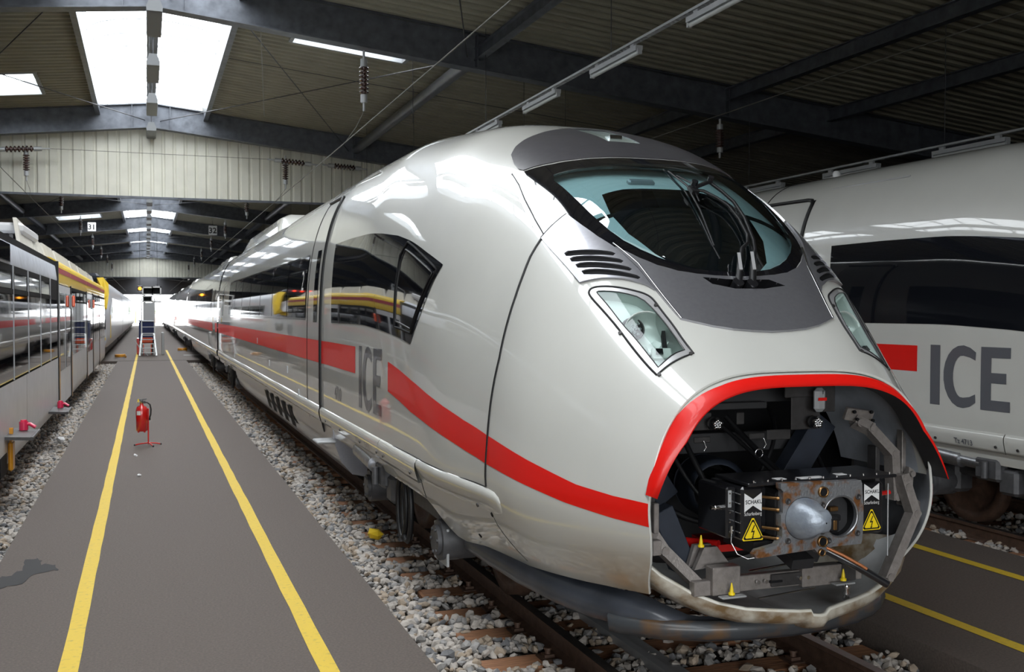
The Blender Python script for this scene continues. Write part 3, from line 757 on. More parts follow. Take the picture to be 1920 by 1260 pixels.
track(8.65, 'rails and sleepers beneath the second white train on the right', [y for y in SLY if 4 < y < 16], 2.5, 168)
# pale duct lying between the rails in front of the train
b = MB(); b.box((3.04, 3.0, -.165), (3.10, 8.5, -.10)); b.box((3.10, 3.0, -.165), (3.22, 8.5, -.13)); b.box((2.99, 5.55, -.17), (3.10, 5.62, -.10))
b.build('cable_duct', M['fitting'], None, label='pale narrow cable duct lying on the ballast between the rails in front of the train', cat='duct')
# small litter
def crumple(c, s_, m, nm, lab, cat):
    o = stones_mesh(nm, np.array([c[0]]), np.array([c[1]]), np.array([c[2]]), np.array([s_]), None, None)
    o.data.materials.clear(); o.data.materials.append(m); o.data.polygons.foreach_set('material_index', [0]*20)
    if 'kind' in o: del o['kind']
    o['label'] = lab; o['category'] = cat; return o
crumple((-1.42, 19.2, -.05), .09, M['white'], 'crumpled_paper', 'crumpled white paper on the left ballast below the railcar', 'litter')
crumple((-.17, 16.2, .012), .035, M['white'], 'paper_scrap', 'tiny pale scrap on the walkway just in front of the fire extinguisher', 'litter')
crumple((-.11, 14.2, .012), .03, M['white'], 'paper_scrap', 'small white scrap in the middle of the walkway nearer than the fire extinguisher', 'litter')
crumple((2.12, 10.05, -.07), .075, M['yp'], 'yellow_clamp', 'small yellow clamp on the ballast under the front bogie', 'clamp')
# outdoors beyond the hall ends
b = MB(); b.box((-60, YB+.3, -.5), (60, YB+90, -.3)); b.build('outdoor_ground', M['concrete'], None, kind='structure')
b = MB(); b.box((-60, YA-60, -.5), (60, YA-.2, -.3)); b.build('outdoor_ground', M['concrete'], None, kind='structure')
for i in range(3):
    x = -2.2+i*3.8; y = YB+60+4*(i % 3); t = thing('distant_tree', 'hazy green tree far outside the bright hall exit', 'tree', (x, y, -.3), 'trees outside the far exit')
    MB().cyl((x, y, -.3), (x, y, 2.2), .22, 8, r2=.12).build('trunk', M['timber'], t)
    n_ = 26; a_ = RNG.uniform(0, 6.28, n_); q_ = RNG.uniform(0, 1.6, n_)
    o = stones_mesh('crown', x+q_*np.cos(a_), y+q_*np.sin(a_), RNG.uniform(1.6, 4.2, n_), RNG.uniform(.5, .95, n_), t, 'stuff')
    o.data.materials.clear(); o.data.materials.append(M['green']); o.data.polygons.foreach_set('material_index', [0]*(20*n_))
# ================================================================== FRONT WHITE TRAIN, leading car
car = thing('train_car', 'leading car of the front white high-speed train, its round nose open showing the coupler', 'train', (XC, 4.7, 0))
FRH = [(6.56, 1), (6.56, .953), (6.568, .904), (6.60, .858), (6.665, .815), (6.74, .785), (6.79, .765), (6.66, .757), (6.538, .7546), (6.32, .7535), (6.093, .7525), (5.926, .758), (5.786, .767), (5.68, .779), (5.56, .808), (5.49, .832), (5.435, .867), (5.408, .905), (5.394, .945), (5.388, 1.0)]
GLH = [(6.40, 1), (6.402, .95), (6.415, .90), (6.45, .855), (6.50, .82), (6.53, .795), (6.46, .785), (6.35, .786), (6.2, .786), (6.1, .787), (6.0, .788), (5.9, .791), (5.80, .796), (5.70, .806), (5.61, .825), (5.54, .848), (5.49, .873), (5.45, .905), (5.43, .94), (5.42, 1)]
def full(h): return h + [(y, 2-s) for y, s in h[::-1][1:-1]]
FR, GL = full(FRH), full(GLH)
HLO = smoothpoly([(5.544, .6783), (5.548, .6889), (5.507, .7099), (5.455, .7317), (5.402, .7516), (5.351, .7711), (5.309, .7774), (5.23, .7752), (5.128, .7741), (5.035, .7673), (4.942, .7636), (4.948, .7225), (4.951, .6961), (4.952, .6672), (4.954, .6576), (5.014, .6586), (5.155, .6656), (5.28, .6731), (5.4, .6747), (5.519, .6742)], (10, 14), 2)
HLI = smoothpoly([(5.515, .6903), (5.475, .7078), (5.415, .7317), (5.34, .7571), (5.257, .7621), (5.166, .7623), (5.072, .758), (4.979, .7519), (4.987, .7251), (4.979, .6886), (4.977, .6735), (5.043, .678), (5.164, .6845), (5.278, .6855), (5.402, .6896), (5.492, .6897)], (7, 10), 1)
YE = 11.88
LOW = [(YE, .074), (9.75, .076), (8.57, .0775), (7.43, .082), (7.366, .077), (7.296, .0690), (7.218, .0526), (7.155, .0388), (7.073, .0243), (6.775, .0173), (6.35, .026), (5.941, .0446), (5.422, .0680), (4.96, .098)]
def yrim(s):
    t = np.minimum(s, 2-s); return np.interp(t, [.098, .13, .17, .21, .25, .29, .34, 1], [4.96, 4.92, 4.87, 4.82, 4.785, 4.762, 4.752, 4.752])
RIM = [(float(yrim(q)), float(q)) for q in np.linspace(.098, 1.902, 70)]
body_outline = LOW[:-1] + RIM + [(y, 2-s) for y, s in LOW[::-1][1:]]
RECESS = [(5.378, .9126), (5.364, .9667), (5.360, 1.0123), (5.366, 1.0734), (5.33, 1.1079), (5.303, 1.049), (5.302, .975), (5.333, .9257)]
bs = patch('body_shell', body_outline, M['paint_nose'], car, holes=[FR, HLO, mir(HLO)[::-1], RECESS], off=0, sp=.055)
# inside of the nose shell, rim edge, dark bulkhead
patch('inner_shell', [(y+.002, q) for y, q in RIM]+[(6.0, 1.95), (6.0, 1.42), (4.92, 1.37), (4.92, .63), (6.0, .58), (6.0, .05)], M['inner'], car, off=-.016, sp=.09)
ss = np.linspace(.098, 1.902, 110); yy = yrim(ss)
b = MB(); b.loft([[Vector(p) for p in S(yy-d, ss, o)] for d, o in ((0, .0), (.004, -.003), (.005, -.012), (.0, -.016))]); b.build('rim_edge', M['paint'], car, fix=False)
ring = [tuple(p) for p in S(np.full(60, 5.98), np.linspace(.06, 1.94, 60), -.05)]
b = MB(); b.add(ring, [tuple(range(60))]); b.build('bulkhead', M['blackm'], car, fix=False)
# red and white upper door edge inside the rim
sb = np.concatenate([np.linspace(.395, .62, 14), np.linspace(.64, 1.36, 40), np.linspace(1.38, 1.605, 14)]); o1 = np.ones(len(sb))
tp = np.clip(np.minimum(sb-.395, 1.605-sb)/.16, 0, 1)
def hood(y, off0, k): 
    P = S(4.80*o1, sb, -.012-(off0)*tp); P[:, 1] = y; return [Vector(p) for p in P]
wf = np.clip((np.minimum(sb, 2-sb)-.55)/.2, .05, 1)
hA = hood(4.88, .036, 1); hB = hood(4.775-.015*wf, .030+.018*wf, 1); hC = hood(4.77-.055*wf, .032+.028*wf, 1); hD = hood(4.635, .104+.014*wf, 1); hE = hood(4.645, .118+.016*wf, 1); hF = hood(4.80, .126, 1)
patch('hood_gap_shade', [(4.757, .42), (4.757, 1.58), (4.92, 1.58), (4.92, .42)], M['blackm'], car, off=-.018, sp=.06)  # black strip paints the shade in the gap between rim and hood
b = MB(); b.loft([hA, hB, hC]); b.build('hood_white_edge', M['paint'], car, label='white upper edge of the retracted nose door')
b = MB(); b.loft([hC, hD, hE]); b.build('hood_red_edge', M['red'], car, label='bright red edge band of the retracted nose door')
b = MB(); b.loft([hE, hF]); b.build('hood_underside', M['under'], car)
b = MB(); b.loft([hA, hood(5.6, .05, 1)]); b.build('hood_inner_panel', M['inner'], car)
# black gap between cab module and car, crew door
def ringstrip(name, y0, y1, off, m, s0=.074, s1=1.926, **kw):
    n = 121; s_ = np.linspace(s0, s1, n); rows = []
    for y in np.linspace(y0, y1, max(2, int((y1-y0)/.3)+1)): rows.append([Vector(p) for p in S(np.full(n, y), s_, off)])
    b = MB(); b.loft(rows); return b.build(name, m, car, fix=False, **kw)
ringstrip('gap_back', 11.78, 12.06, -.008, M['blackm'])
patch('roof_bridge', [(11.87, .705), (11.87, 1.295), (11.95, 1.295), (11.95, .705)], M['paint'], car, sp=.09)
for R in (False, True):
    q = [(11.91, .076), (11.91, .3), (11.91, .5), (11.91, .69), (11.95, .704), (12.05, .708), (12.98, .714)]; b = MB(); b.tube(sline(mir(q) if R else q, .004), .024, 8); b.build('gap_seal', M['rubber'], car)
# crew door section (white) and passenger part
patch('door_section', [(11.945, .074), (11.945, 1.926), (12.98, 1.926), (12.98, .074)], M['paint'], car, sp=.09)
def seam(name, pts, r=.006, m='rubber', parent=car, off=.0):
    b = MB(); b.tube(sline(pts, off), r, 5); return b.build(name, M[m], parent)
seam('panel_gap', [(12.98, .08), (12.98, .3), (12.98, .7), (12.98, 1.0)], .008); 
sD = lambda y, z: z2s(y, z)
def zpoly(y0, y1, z0, z1, right=False):
    q = [(y0, z2s(y0, z0)), (y1, z2s(y1, z0)), (y1, z2s(y1, z1)), (y0, z2s(y0, z1))]
    return mir(q)[::-1] if right else q
for R in (False, True):
    patch('crew_door_window', zpoly(12.22, 12.50, 2.02, 2.88, R), M['darkglass'], car, off=.004, sp=.08)
    # main cab window, openable pane and its frame
SW = [(11.30, .5626), (10.473, .5655), (9.7, .5655), (9.064, .565), (8.521, .5620), (8.093, .5535), (7.594, .5415), (7.183, .5332), (7.299, .4973), (7.42, .4522), (7.551, .4096), (7.707, .3639), (8.168, .3660), (8.731, .3690), (9.426, .3690), (10.382, .3672), (11.208, .3652)]
CW = [(8.157, .5502), (7.284, .5196), (7.701, .3844), (8.231, .3831), (8.30, .455), (8.303, .5227)]
CG = [(8.164, .535), (7.36, .5100), (7.708, .3920), (8.19, .3949), (8.245, .4556), (8.235, .5100)]
for R in (False, True):
    f = (lambda p: mir(p)[::-1]) if R else (lambda p: p)
    w_ = patch('side_window', f(SW), M['darkglass'], car, off=.004, sp=.09)
    patch('window_pane', f(CG), M['blackg'], w_, off=.010, sp=.07)
    g_ = [(y, s_) for y, s_ in CW+CW[:1]]; g2_ = [(y, s_) for y, s_ in CG+CG[:1]]
    b = MB(); b.tube(sline(f(g_) if not R else mir(g_), .006), .010, 6); b.build('pane_frame', M['blackm'], w_)
    b = MB(); b.tube(sline(g2_ if not R else mir(g2_), .010), .007, 6); b.build('pane_seal', M['rubber'], w_)
# seam line of the removable nose section
for R in (False, True):
    p = [(6.09, .7453), (6.095, .7143), (6.099, .6828), (6.087, .6421), (6.06, .6059), (6.041, .5669), (6.031, .5174), (6.022, .4485), (6.036, .4102), (6.05, .3582), (6.059, .2898), (6.070, .248), (6.075, .2073)]
    seam('panel_gap', mir(p) if R else p, .010)
# red stripes
ST2 = [(8.42, .3115), (7.648, .2991), (7.182, .2945), (6.827, .2932), (6.451, .2945), (6.082, .3017), (5.567, .319), (5.195, .3349), (4.956, .3564), (4.754, .3809), (4.754, .3233), (4.96, .3044), (5.269, .2835), (5.605, .2682), (6.072, .2495), (6.435, .2425), (6.811, .2400), (7.182, .2393), (7.629, .2396), (8.41, .2535)]
for R in (False, True):
    f = (lambda p: mir(p)[::-1]) if R else (lambda p: p)
    patch('red_stripe', f(ST2), M['red'], car, off=.002, sp=.06)
    patch('red_stripe', f(zpoly(9.83, 11.87, 1.553, 1.811)), M['red'], car, off=.002, sp=.1)
    patch('red_stripe', f(zpoly(11.95, 12.975, 1.553, 1.811)), M['red'], car, off=.002, sp=.1)
# lettering ICE as flat print following the side
def zc(y, z): return (y, z2s(y, z))
def letter_C(y0, y1, z0, z1, ty, tz, n=16):
    """opens towards smaller y (front of the train)"""
    cz = (z0+z1)/2; rz = (z1-z0)/2; w_ = y0-y1; cy = y1+w_*.42; O = []; I = []
    for a in np.linspace(math.radians(52), math.radians(308), n):
        O.append((cy-(w_*.58)*math.cos(a) if math.cos(a) < 0 else cy-(w_*.68)*math.cos(a), cz+rz*math.sin(a)))
        I.append((cy-(w_*.58-ty)*math.cos(a) if math.cos(a) < 0 else cy-(w_*.66)*math.cos(a), cz+(rz-tz)*math.sin(a)))
    return O+I[::-1]
LET = [[(9.645, 1.245), (9.645, 1.825), (9.515, 1.825), (9.515, 1.245)],
       letter_C(9.47, 9.06, 1.24, 1.832, .125, .098),
       [(9.00, 1.245), (9.00, 1.825), (8.655, 1.825), (8.655, 1.728), (8.875, 1.728), (8.875, 1.592), (8.70, 1.592), (8.70, 1.497), (8.875, 1.497), (8.875, 1.342), (8.655, 1.342), (8.655, 1.245)]]
for R in (False, True):
    for k, p in enumerate(LET):
        q = [(y, z2s(y, z)) for y, z in (p if not R else [(18.30-y, z) for y, z in p])]
        patch('letter', mir(q)[::-1] if R else q, M['letter'], car, off=.003, sp=.045)
def side_text(txt, y, z, size, m='letter', parent=car, off=.003, bold=True, name='number_text', ysc=1.):
    V, Fc = text_mesh(txt, size, bold)
    return decal(name, V, Fc, M[m], parent, lambda a, c: y-a*ysc, lambda a, c: z2s(y, z+c), off)
side_text('4710', 10.98, 1.22, .20)
# grey apron under the windscreen, side pillars, grille panels, roof cap
AP = [(5.637, .7828), (5.499, .7925), (5.352, .7944), (5.247, .7962), (5.15, .7984), (5.108, .8262), (5.070, .8562), (5.038, .9006), (5.022, .9503), (5.015, 1.0)]
ap_half = [(5.672, .7806)] + AP
ap_in = [(y-.006, s) for y, s in FRH[14:]]
aout = ap_half + [(y, 2-s) for y, s in ap_half[::-1][1:]]
ain = [(y, 2-s) for y, s in ap_in[:-1]] + ap_in[::-1]
patch('apron', aout + ain, M['silver'], car, holes=[RECESS], off=.014, sp=.045, thick=.014)
PI = [(6.858, .7466), (6.825, .7544), (6.793, .7634), (6.66, .7560), (6.538, .7536), (6.32, .7525), (6.096, .7515), (6.100, .7143), (6.104, .6828), (6.294, .691), (6.554, .7131), (6.727, .7309)]
VP_ = [(6.088, .6822), (6.086, .7114), (6.082, .7500), (5.926, .7570), (5.786, .7660), (5.678, .7780), (5.637, .7818), (5.493, .7910), (5.350, .7929), (5.395, .7829), (5.476, .7515), (5.549, .7158), (5.618, .6769), (5.765, .6788), (5.958, .6800)]
s1_ = [(5.842, .6935), (5.836, .7012), (5.806, .711), (5.719, .7425), (5.650, .7676), (5.630, .7716), (5.624, .7650), (5.700, .7302), (5.790, .6989), (5.815, .6924)]
s4_ = [(5.661, .6945), (5.648, .7034), (5.617, .7178), (5.524, .7542), (5.460, .7791), (5.440, .7820), (5.436, .7757), (5.524, .7364), (5.601, .7047), (5.633, .6938)]
slots = []
for t in (0, 1/3, 2/3, 1): slots.append([(a[0]+(c[0]-a[0])*t, a[1]+(c[1]-a[1])*t) for a, c in zip(s1_, s4_)])
for R in (False, True):
    f = (lambda p: mir(p)[::-1]) if R else (lambda p: p)
    patch('pillar_cover', f(PI), M['silverl'], car, off=.012, sp=.05, thick=.012)
    vp = patch('grille_panel', f(VP_), M['silver'], car, holes=[f(q) for q in slots], off=.016, sp=.035, thick=.014)
    for q in slots: patch('slot_back', f(q), M['blackm'], vp, off=.003, sp=.03)
    b = MB(); b.tube(sline((mir(PI) if R else PI)[:1]+(mir([(6.503, .7191), (6.25, .7001), (6.085, .6905)]) if R else [(6.677, .7354), (6.503, .7191), (6.25, .7001), (6.085, .6905)]), .008), .007, 5); b.build('edge_trim', M['rubber'], car)
    b = MB(); b.tube(sline(f([(5.70, .782), (5.523, .7985), (5.362, .7990), (5.149, .8000)]) if not R else mir([(5.70, .782), (5.523, .7985), (5.362, .7990), (5.149, .8000)]), .012), .006, 5); b.build('edge_trim', M['chrome'], car)
CAPH = [(7.68, 1.0), (7.66, .978), (7.57, .940), (7.46, .900), (7.38, .868), (7.31, .833), (7.235, .805), (7.13, .782), (6.96, .7665), (6.86, .7625), (6.80, .766), (6.755, .785), (6.68, .815), (6.612, .858), (6.58, .904), (6.572, .953), (6.572, 1.0)]
CAPF = full(CAPH)
TL = [(7.60, .965), (7.60, 1.035), (6.93, 1.032), (6.95, .965)]
patch('roof_cap', CAPF, M['cap'], car, holes=[TL], off=.008, sp=.05, thick=.012)
tl = patch('top_lamp_glass', TL, M['lampglass'], car, off=.006, sp=.06)
patch('lamp_recess', TL, M['armd'], tl, off=-.05, sp=.08)
q = Sv(7.15, 1.0, -.02); b = MB(); b.cbox(q, (.10, .14, .06)); b.build('reflector', M['chrome'], tl)
# windscreen: black border, glass, cab inside
patch('windscreen_border', FR, M['blackg'], car, holes=[GL], off=.001, sp=.05, thick=.02)
wp = patch('windscreen', GL, M['windshield'], car, off=-.001, sp=.05, mapf=lambda Y, s_, off: S(Y, s_, off+.10*np.clip(1-((Y-5.95)/.52)**2, 0, 1)*np.clip(1-((s_-1)/.21)**2, 0, 1)), custom=False)
patch('cab_lining', [(8.6, .42), (8.6, 1.58), (5.30, 1.58), (5.30, .42)], M['liner'], car, holes=[[(6.22, .90), (6.2, .85), (6.0, .835), (5.8, .84), (5.62, .865), (5.5, .90), (5.38, 1), (5.47, 1.08), (5.56, 1.12), (5.75, 1.145), (6.0, 1.15), (6.15, 1.12), (6.22, 1.05)]], off=-.07, sp=.08, flip=True)
b = MB()
b.loft([[Vector((XC+x, y, z)) for x in np.linspace(-.80, .80, 9)] for y, z in ((5.42, 2.10), (5.75, 2.26), (6.1, 2.30), (6.3, 2.20), (6.32, 1.6))], smooth=False)
b.build('cab_desk', M['desk'], car)
b = MB(); b.add([(XC-1.1, 8.4, 1.3), (XC+1.1, 8.4, 1.3), (XC+.85, 8.4, 3.45), (XC-.85, 8.4, 3.45)], [(0, 1, 2, 3)]); b.build('cab_back_wall', M['desk'], car)
b = MB(); b.cbox((XC+.05, 7.1, 2.35), (.5, .14, .75), rx=-.12, bev=.05); b.cbox((XC+.05, 6.9, 1.95), (.5, .5, .14), bev=.05); b.cbox((XC+.05, 7.12, 2.82), (.28, .10, .18), bev=.04); b.build('driver_seat', M['black'], car)
b = MB(); b.loft([[Vector(S(np.array([y]), np.array([s_]), -.105)[0]) for s_ in np.linspace(1.09, 1.24, 8)] for y in (6.20, 6.10)]); b.build('sun_blind', M['blackm'], car)
b = MB(); c_ = Sv(6.29, .95, -.08); b.cbox(c_, (.20, .05, .07), rx=.6, bev=.01); b.build('mirror_box', M['fitting'], car)
# wipers
def wsurf(dx, y, off):
    y = y-.045*max(0, min(1, (y-5.4)/.2))
    wd, zt, p, q_, z0 = [np.interp(y, GY, a) for a in PAR]
    s_ = np.interp(abs(dx), (TAB[int(round(np.interp(y, TY, np.arange(len(TY))))), 0])[::-1], np.linspace(0, 1, NS)[::-1]); s_ = s_ if dx <= 0 else 2-s_
    return Sv(y, float(s_), off-.02+.10*max(0, min(1, 1-((y-5.95)/.52)**2))*max(0, 1-((float(s_)-1)/.21)**2))
bl = [(-.071, 6.273), (-.072, 5.985), (-.085, 5.761), (-.083, 5.631), (-.063, 5.519)]
b = MB(); b.tube([wsurf(x, y, .016) for x, y in bl], .008, 6); b.build('wiper_blade', M['rubber'], car)
b = MB(); b.tube([wsurf(-.071, 6.22, .03), wsurf(-.072, 6.0, .06), wsurf(-.08, 5.8, .05), wsurf(-.078, 5.6, .03)], .007, 6)
b.tube([wsurf(-.06, 6.14, .04), wsurf(-.05, 6.0, .08), wsurf(-.06, 5.86, .06)], .006, 5); b.cbox(wsurf(-.055, 5.95, .065), (.05, .07, .03), rx=.65); b.build('blade_carrier', M['rubber'], car)
A_ = [(-.033, 5.314, .0), (.0, 5.385, .06), (.033, 5.457, .07), (.083, 5.553, .07), (.146, 5.60, .06), (.170, 5.649, .06), (.162, 5.75, .06), (.130, 5.837, .065), (.075, 5.887, .07), (.01, 5.939, .07), (-.05, 5.948, .07)]
B_ = [(.063, 5.307, .0), (.095, 5.387, .06), (.129, 5.467, .07), (.175, 5.55, .065), (.200, 5.62, .06), (.210, 5.764, .06), (.202, 5.878, .06), (.156, 5.961, .065), (.108, 6.035, .07)]
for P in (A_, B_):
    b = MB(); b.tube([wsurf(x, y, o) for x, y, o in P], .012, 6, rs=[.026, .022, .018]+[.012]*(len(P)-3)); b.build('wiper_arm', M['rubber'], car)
    b = MB(); a0, a1 = wsurf(P[1][0], P[1][1], .085), wsurf(P[2][0]+.004, P[2][1]+.05, .083); b.bar(a0, a1, .02, .006); b.build('arm_painted_shine', M['silverl'], car)  # pale bar above the arm, its highlight put in as colour
b = MB(); b.bar(wsurf(-.06, 5.95, .08), wsurf(.11, 6.03, .08), .03, .02)
b.cyl(wsurf(-.04, 5.98, .07), wsurf(-.04, 5.98, .11), .022, 10); b.cyl(wsurf(.11, 6.035, .07), wsurf(.11, 6.035, .11), .020, 10); b.build('wiper_link', M['black'], car)
b = MB(); b.cyl(wsurf(-.033, 5.335, -.03), wsurf(-.033, 5.335, .05), .035, 12); b.cyl(wsurf(.063, 5.33, -.03), wsurf(.063, 5.33, .05), .035, 12); b.build('wiper_pivot', M['black'], car)
patch('wiper_recess', RECESS, M['blackm'], car, off=-.055, sp=.04)
rz = RECESS+RECESS[:1]; b = MB(); b.loft([sline(rz, .014), sline(rz, -.055)], smooth=False); b.build('recess_wall', M['black'], car)
# headlights
for R in (False, True):
    f = (lambda p: mir(p)[::-1]) if R else (lambda p: p); sg = 1 if R else -1
    g_ = patch('headlight_glass', f(HLI), M['lampglass'], car, off=.0, sp=.04)
    fr = patch('headlight_frame', f(HLO), M['silverl'], car, holes=[f(HLI)], off=.002, sp=.03, thick=.03)
    for lp, m, r in ((HLO, 'rubber', .006), (HLI, 'black', .004)):
        q = lp+lp[:1]; b = MB(); b.tube(sline(q if not R else mir(q), .003), r, 5); b.build('headlight_seal', M[m], fr)
    b = MB()
    for (y, s_) in ((4.945, .662), (4.945, .757), (5.25, .668), (5.27, .772)):
        if R: s_ = 2-s_
        p = Sv(y, s_, 0); n = Vector(NRM(np.array([y]), np.array([s_]))[0]); b.cyl(p-n*.005, p+n*.010, .011, 8)
    b.build('screw', M['armd'], fr, kind='stuff')
    # cavity walls and inner parts
    lip = HLI+HLI[:1]; lip = mir(lip) if R else lip
    cen_ = Sv(5.22, .72 if not R else 1.28, -.14)
    def shr(L_, o, k): return [p.lerp(cen_, k) for p in sline(L_, o)]
    b = MB(); b.loft([sline(lip, -.004), shr(lip, -.06, .04), shr(lip, -.12, .16)]); r_ = shr(lip, -.12, .16); b.add(r_+[cen_], [(i, i+1, len(r_)) for i in range(len(r_)-1)]); b.build('lamp_housing', M['lampbowl'], car)
    n = (Vector(NRM(np.array([5.25]), np.array([.715 if not R else 1.285]))[0])*1.0+Vector((0, -.7, -.15))).normalized()
    cb = Sv(5.19, .722 if not R else 1.278, -.055)
    b = MB(); b.lathe([(-.07, .001), (-.066, .06), (-.045, .10), (-.01, .122), (.012, .127), (.012, .132), (-.02, .130)], cb, n, 36); b.build('reflector_bowl', M['lampbowl'], car)
    c0 = Sv(5.262, .704 if not R else 1.296, -.075)
    b = MB(); b.lathe([(-.04, .03), (-.04, .064), (.01, .070), (.018, .066), (.012, .060), (.0, .058), (.0, .001)], c0, n, 24); o = b.build('led_lamp', M['armd'], car)
    b = MB(); u = n.orthogonal().normalized(); v = n.cross(u)
    for rr, nn in ((0, 1), (.021, 5), (.043, 8)):
        for i in range(nn):
            a = 2*math.pi*i/nn; b.lathe([(0, .0105), (.008, .009), (.012, .002)], c0+n*.002+(u*math.cos(a)+v*math.sin(a))*rr, n, 8)
    b.build('led_lens', M['lens'], o, kind='stuff')
    c2 = Sv(5.05, .712 if not R else 1.288, -.05); b = MB(); b.cbox(c2, (.11, .03, .075), rx=-.75, rz=sg*.35, bev=.006); o = b.build('side_light_block', M['lampbowl'], car)
    b = MB(); b.cbox(c2+Vector((.022*sg, -.016, .016)), (.04, .012, .035), rx=-.75, rz=sg*.35); b.build('side_light_lens', M['blackg'], o)
    c3 = Sv(5.10, .74 if not R else 1.26, -.07); b = MB(); b.cbox(c3, (.02, .05, .16), rx=-.75, rz=sg*.35); b.build('lamp_divider', M['blackm'], car)
# sill strip along the lower body edge
def sill(name, y0, y1, m, parent, taper=False, x_side=None):
    rows = []; n = max(3, int((y1-y0)/.5)); ys_ = [y0+(y1-y0)*i/n for i in range(n+1)]
    if taper: ys_ = [y0+q for q in (0, .01, .03, .06, .10, .15, .2, .3)]+[y for y in ys_ if y > y0+.4]
    for y in ys_:
        zt = 1.05; k = 1.
        r = []
        e = min(1, math.sqrt(max(.001, 1-(1-min(1, (y-y0)/.2))**2))) if taper else 1
        for z, o in (((1.052, -.01), (1.045, .008), (1.025, .024), (.995, .027), (.95, .016), (.90, .005), (.87, -.006)) if taper else ((1.052, -.01), (1.045, .010), (1.02, .030), (.98, .036), (.905, .030), (.875, .026), (.868, -.01))):
            zc_ = .965+(z-.965)*(e**.5 if taper else 1); r.append(Sv(min(y, 12.9), z2s(min(y, 12.9), zc_), o*(e if taper else 1))+Vector((0, max(0, y-12.9), 0)))
        rows.append(r)
    MB().loft(rows).build(name, m, parent)
    rr = [[Vector((2*XC-p.x, p.y, p.z)) for p in r] for r in rows]
    return MB().loft(rr).build(name, m, parent)
sill('sill_strip', 5.90, 7.42, M['paint'], car, True); sill('sill_strip', 7.43, 8.70, M['paint'], car); sill('sill_strip', 8.71, 11.87, M['paint'], car); sill('sill_strip', 11.95, 14.0, M['paint'], car); sill('sill_strip', 14.01, 29.9, M['paint'], car)
side_text('30,72m', 9.72, .925, .055, off=.042); side_text('Tz 4710', 9.30, .915, .07, off=.042)
b = MB()
for y in (9.55, 8.80, 8.55, 7.6, 6.2, 10.6, 11.5):
    for R in (False, True):
        s_ = z2s(y, .93, R); p = Sv(y, s_, .035); n = Vector(NRM(np.array([y]), np.array([s_]))[0]); b.cyl(p, p+n*.008, .014, 8)
b.build('sill_bolt', M['armd'], car, kind='stuff')
b = MB()
for y, s_ in ((6.9, .15), (6.55, .065), (6.1, .15)): 
    for q in (s_, 2-s_): p = Sv(y, q, 0); n = Vector(NRM(np.array([y]), np.array([q]))[0]); b.cyl(p-n*.004, p+n*.004, .016, 8)
b.build('skirt_fastener', M['blackm'], car, kind='stuff')
seam('panel_gap', [(6.12, .19), (6.08, .13), (5.95, .06)], .003, 'rubber'); seam('panel_gap', [(7.43, .085), (7.43, .14)], .004)
seam('rear_edge_rubber', [(8.45, .148), (7.3, .164), (6.63, .180), (6.08, .2063)], .004)

# ------------------------------------------------------------------ coupler bay
def bx(n, parts, m, parent=None, **kw):
    for p in parts:
        b = MB(); b.cbox(p[0], p[1], rz=p[2] if len(p) > 2 else 0, rx=p[3] if len(p) > 3 else 0, ry=p[4] if len(p) > 4 else 0, bev=p[5] if len(p) > 5 else .004)
        o = b.build(n, m, parent or car, **kw)
    return o
X = lambda dx, y, z: Vector((XC+dx, y, z))
def arm(pts, w_=.055, d=.075, m='arm'):
    b = MB()
    for a, c in zip(pts[:-1], pts[1:]):
        a = Vector(a); c = Vector(c); u = (c-a).normalized()*.018; b.bar(a-u, c+u, d, w_, up=(1, 0, .3))
    for p in pts: b.cyl(Vector(p)+Vector((0, -d*.56, 0)), Vector(p)+Vector((0, d*.56, 0)), w_*.42, 12)
    return b.build('linkage_arm', M[m], car)
arm([X(.56, 4.98, 1.50), X(.625, 4.95, 1.465), X(.772, 4.93, 1.315), X(.790, 4.93, 1.06)])
arm([X(.79, 4.86, 1.18), X(.800, 4.85, 1.13), X(.845, 4.83, .975), X(.635, 4.80, .63)])
arm([X(-.80, 4.95, .955), X(-.74, 4.93, .86), X(-.53, 4.88, .645)])
arm([X(-.60, 5.0, 1.48), X(-.78, 5.0, 1.30), X(-.80, 5.0, 1.08)], m='armd')
b = MB(); b.prism([X(.84, 4.86, 1.24), X(.875, 4.86, 1.22), X(.86, 4.86, 1.02), X(.83, 4.86, 1.05)], (0, .03, 0)); b.cyl(X(.855, 4.84, 1.2), X(.855, 4.90, 1.2), .018, 10); b.prism([X(.90, 4.9, 1.06), X(.96, 4.9, 1.02), X(.955, 4.9, .93), X(.89, 4.9, .92)], (0, .03, 0)); b.build('hinge_lug', M['arm'], car)
bx('hinge_bracket', [(X(.58, 4.99, 1.54), (.19, .03, .075), 0, .3, .15)], M['arm'])
bx('guide_rail', [(X(.70, 5.0, 1.18), (.03, .08, .35))], M['armd'])
b = MB()
for dx, dz in ((.52, 1.565), (.64, 1.56), (.54, 1.52), (.65, 1.51)): b.cyl(X(dx, 4.94, dz), X(dx, 4.955, dz), .010, 6)
b.build('bolt', M['blackm'], car, kind='stuff')
bx('gas_strut_cover', [(X(.44, 5.35, 1.28), (.16, .12, .50), 0, 0, .62)], M['navy']); bx('gas_strut_cover', [(X(-.62, 5.06, .89), (.13, .10, .36), 0, 0, -.42)], M['navy']); bx('gas_strut_cover', [(X(-.62, 5.4, 1.25), (.15, .12, .5), 0, 0, -.6)], M['navy'])
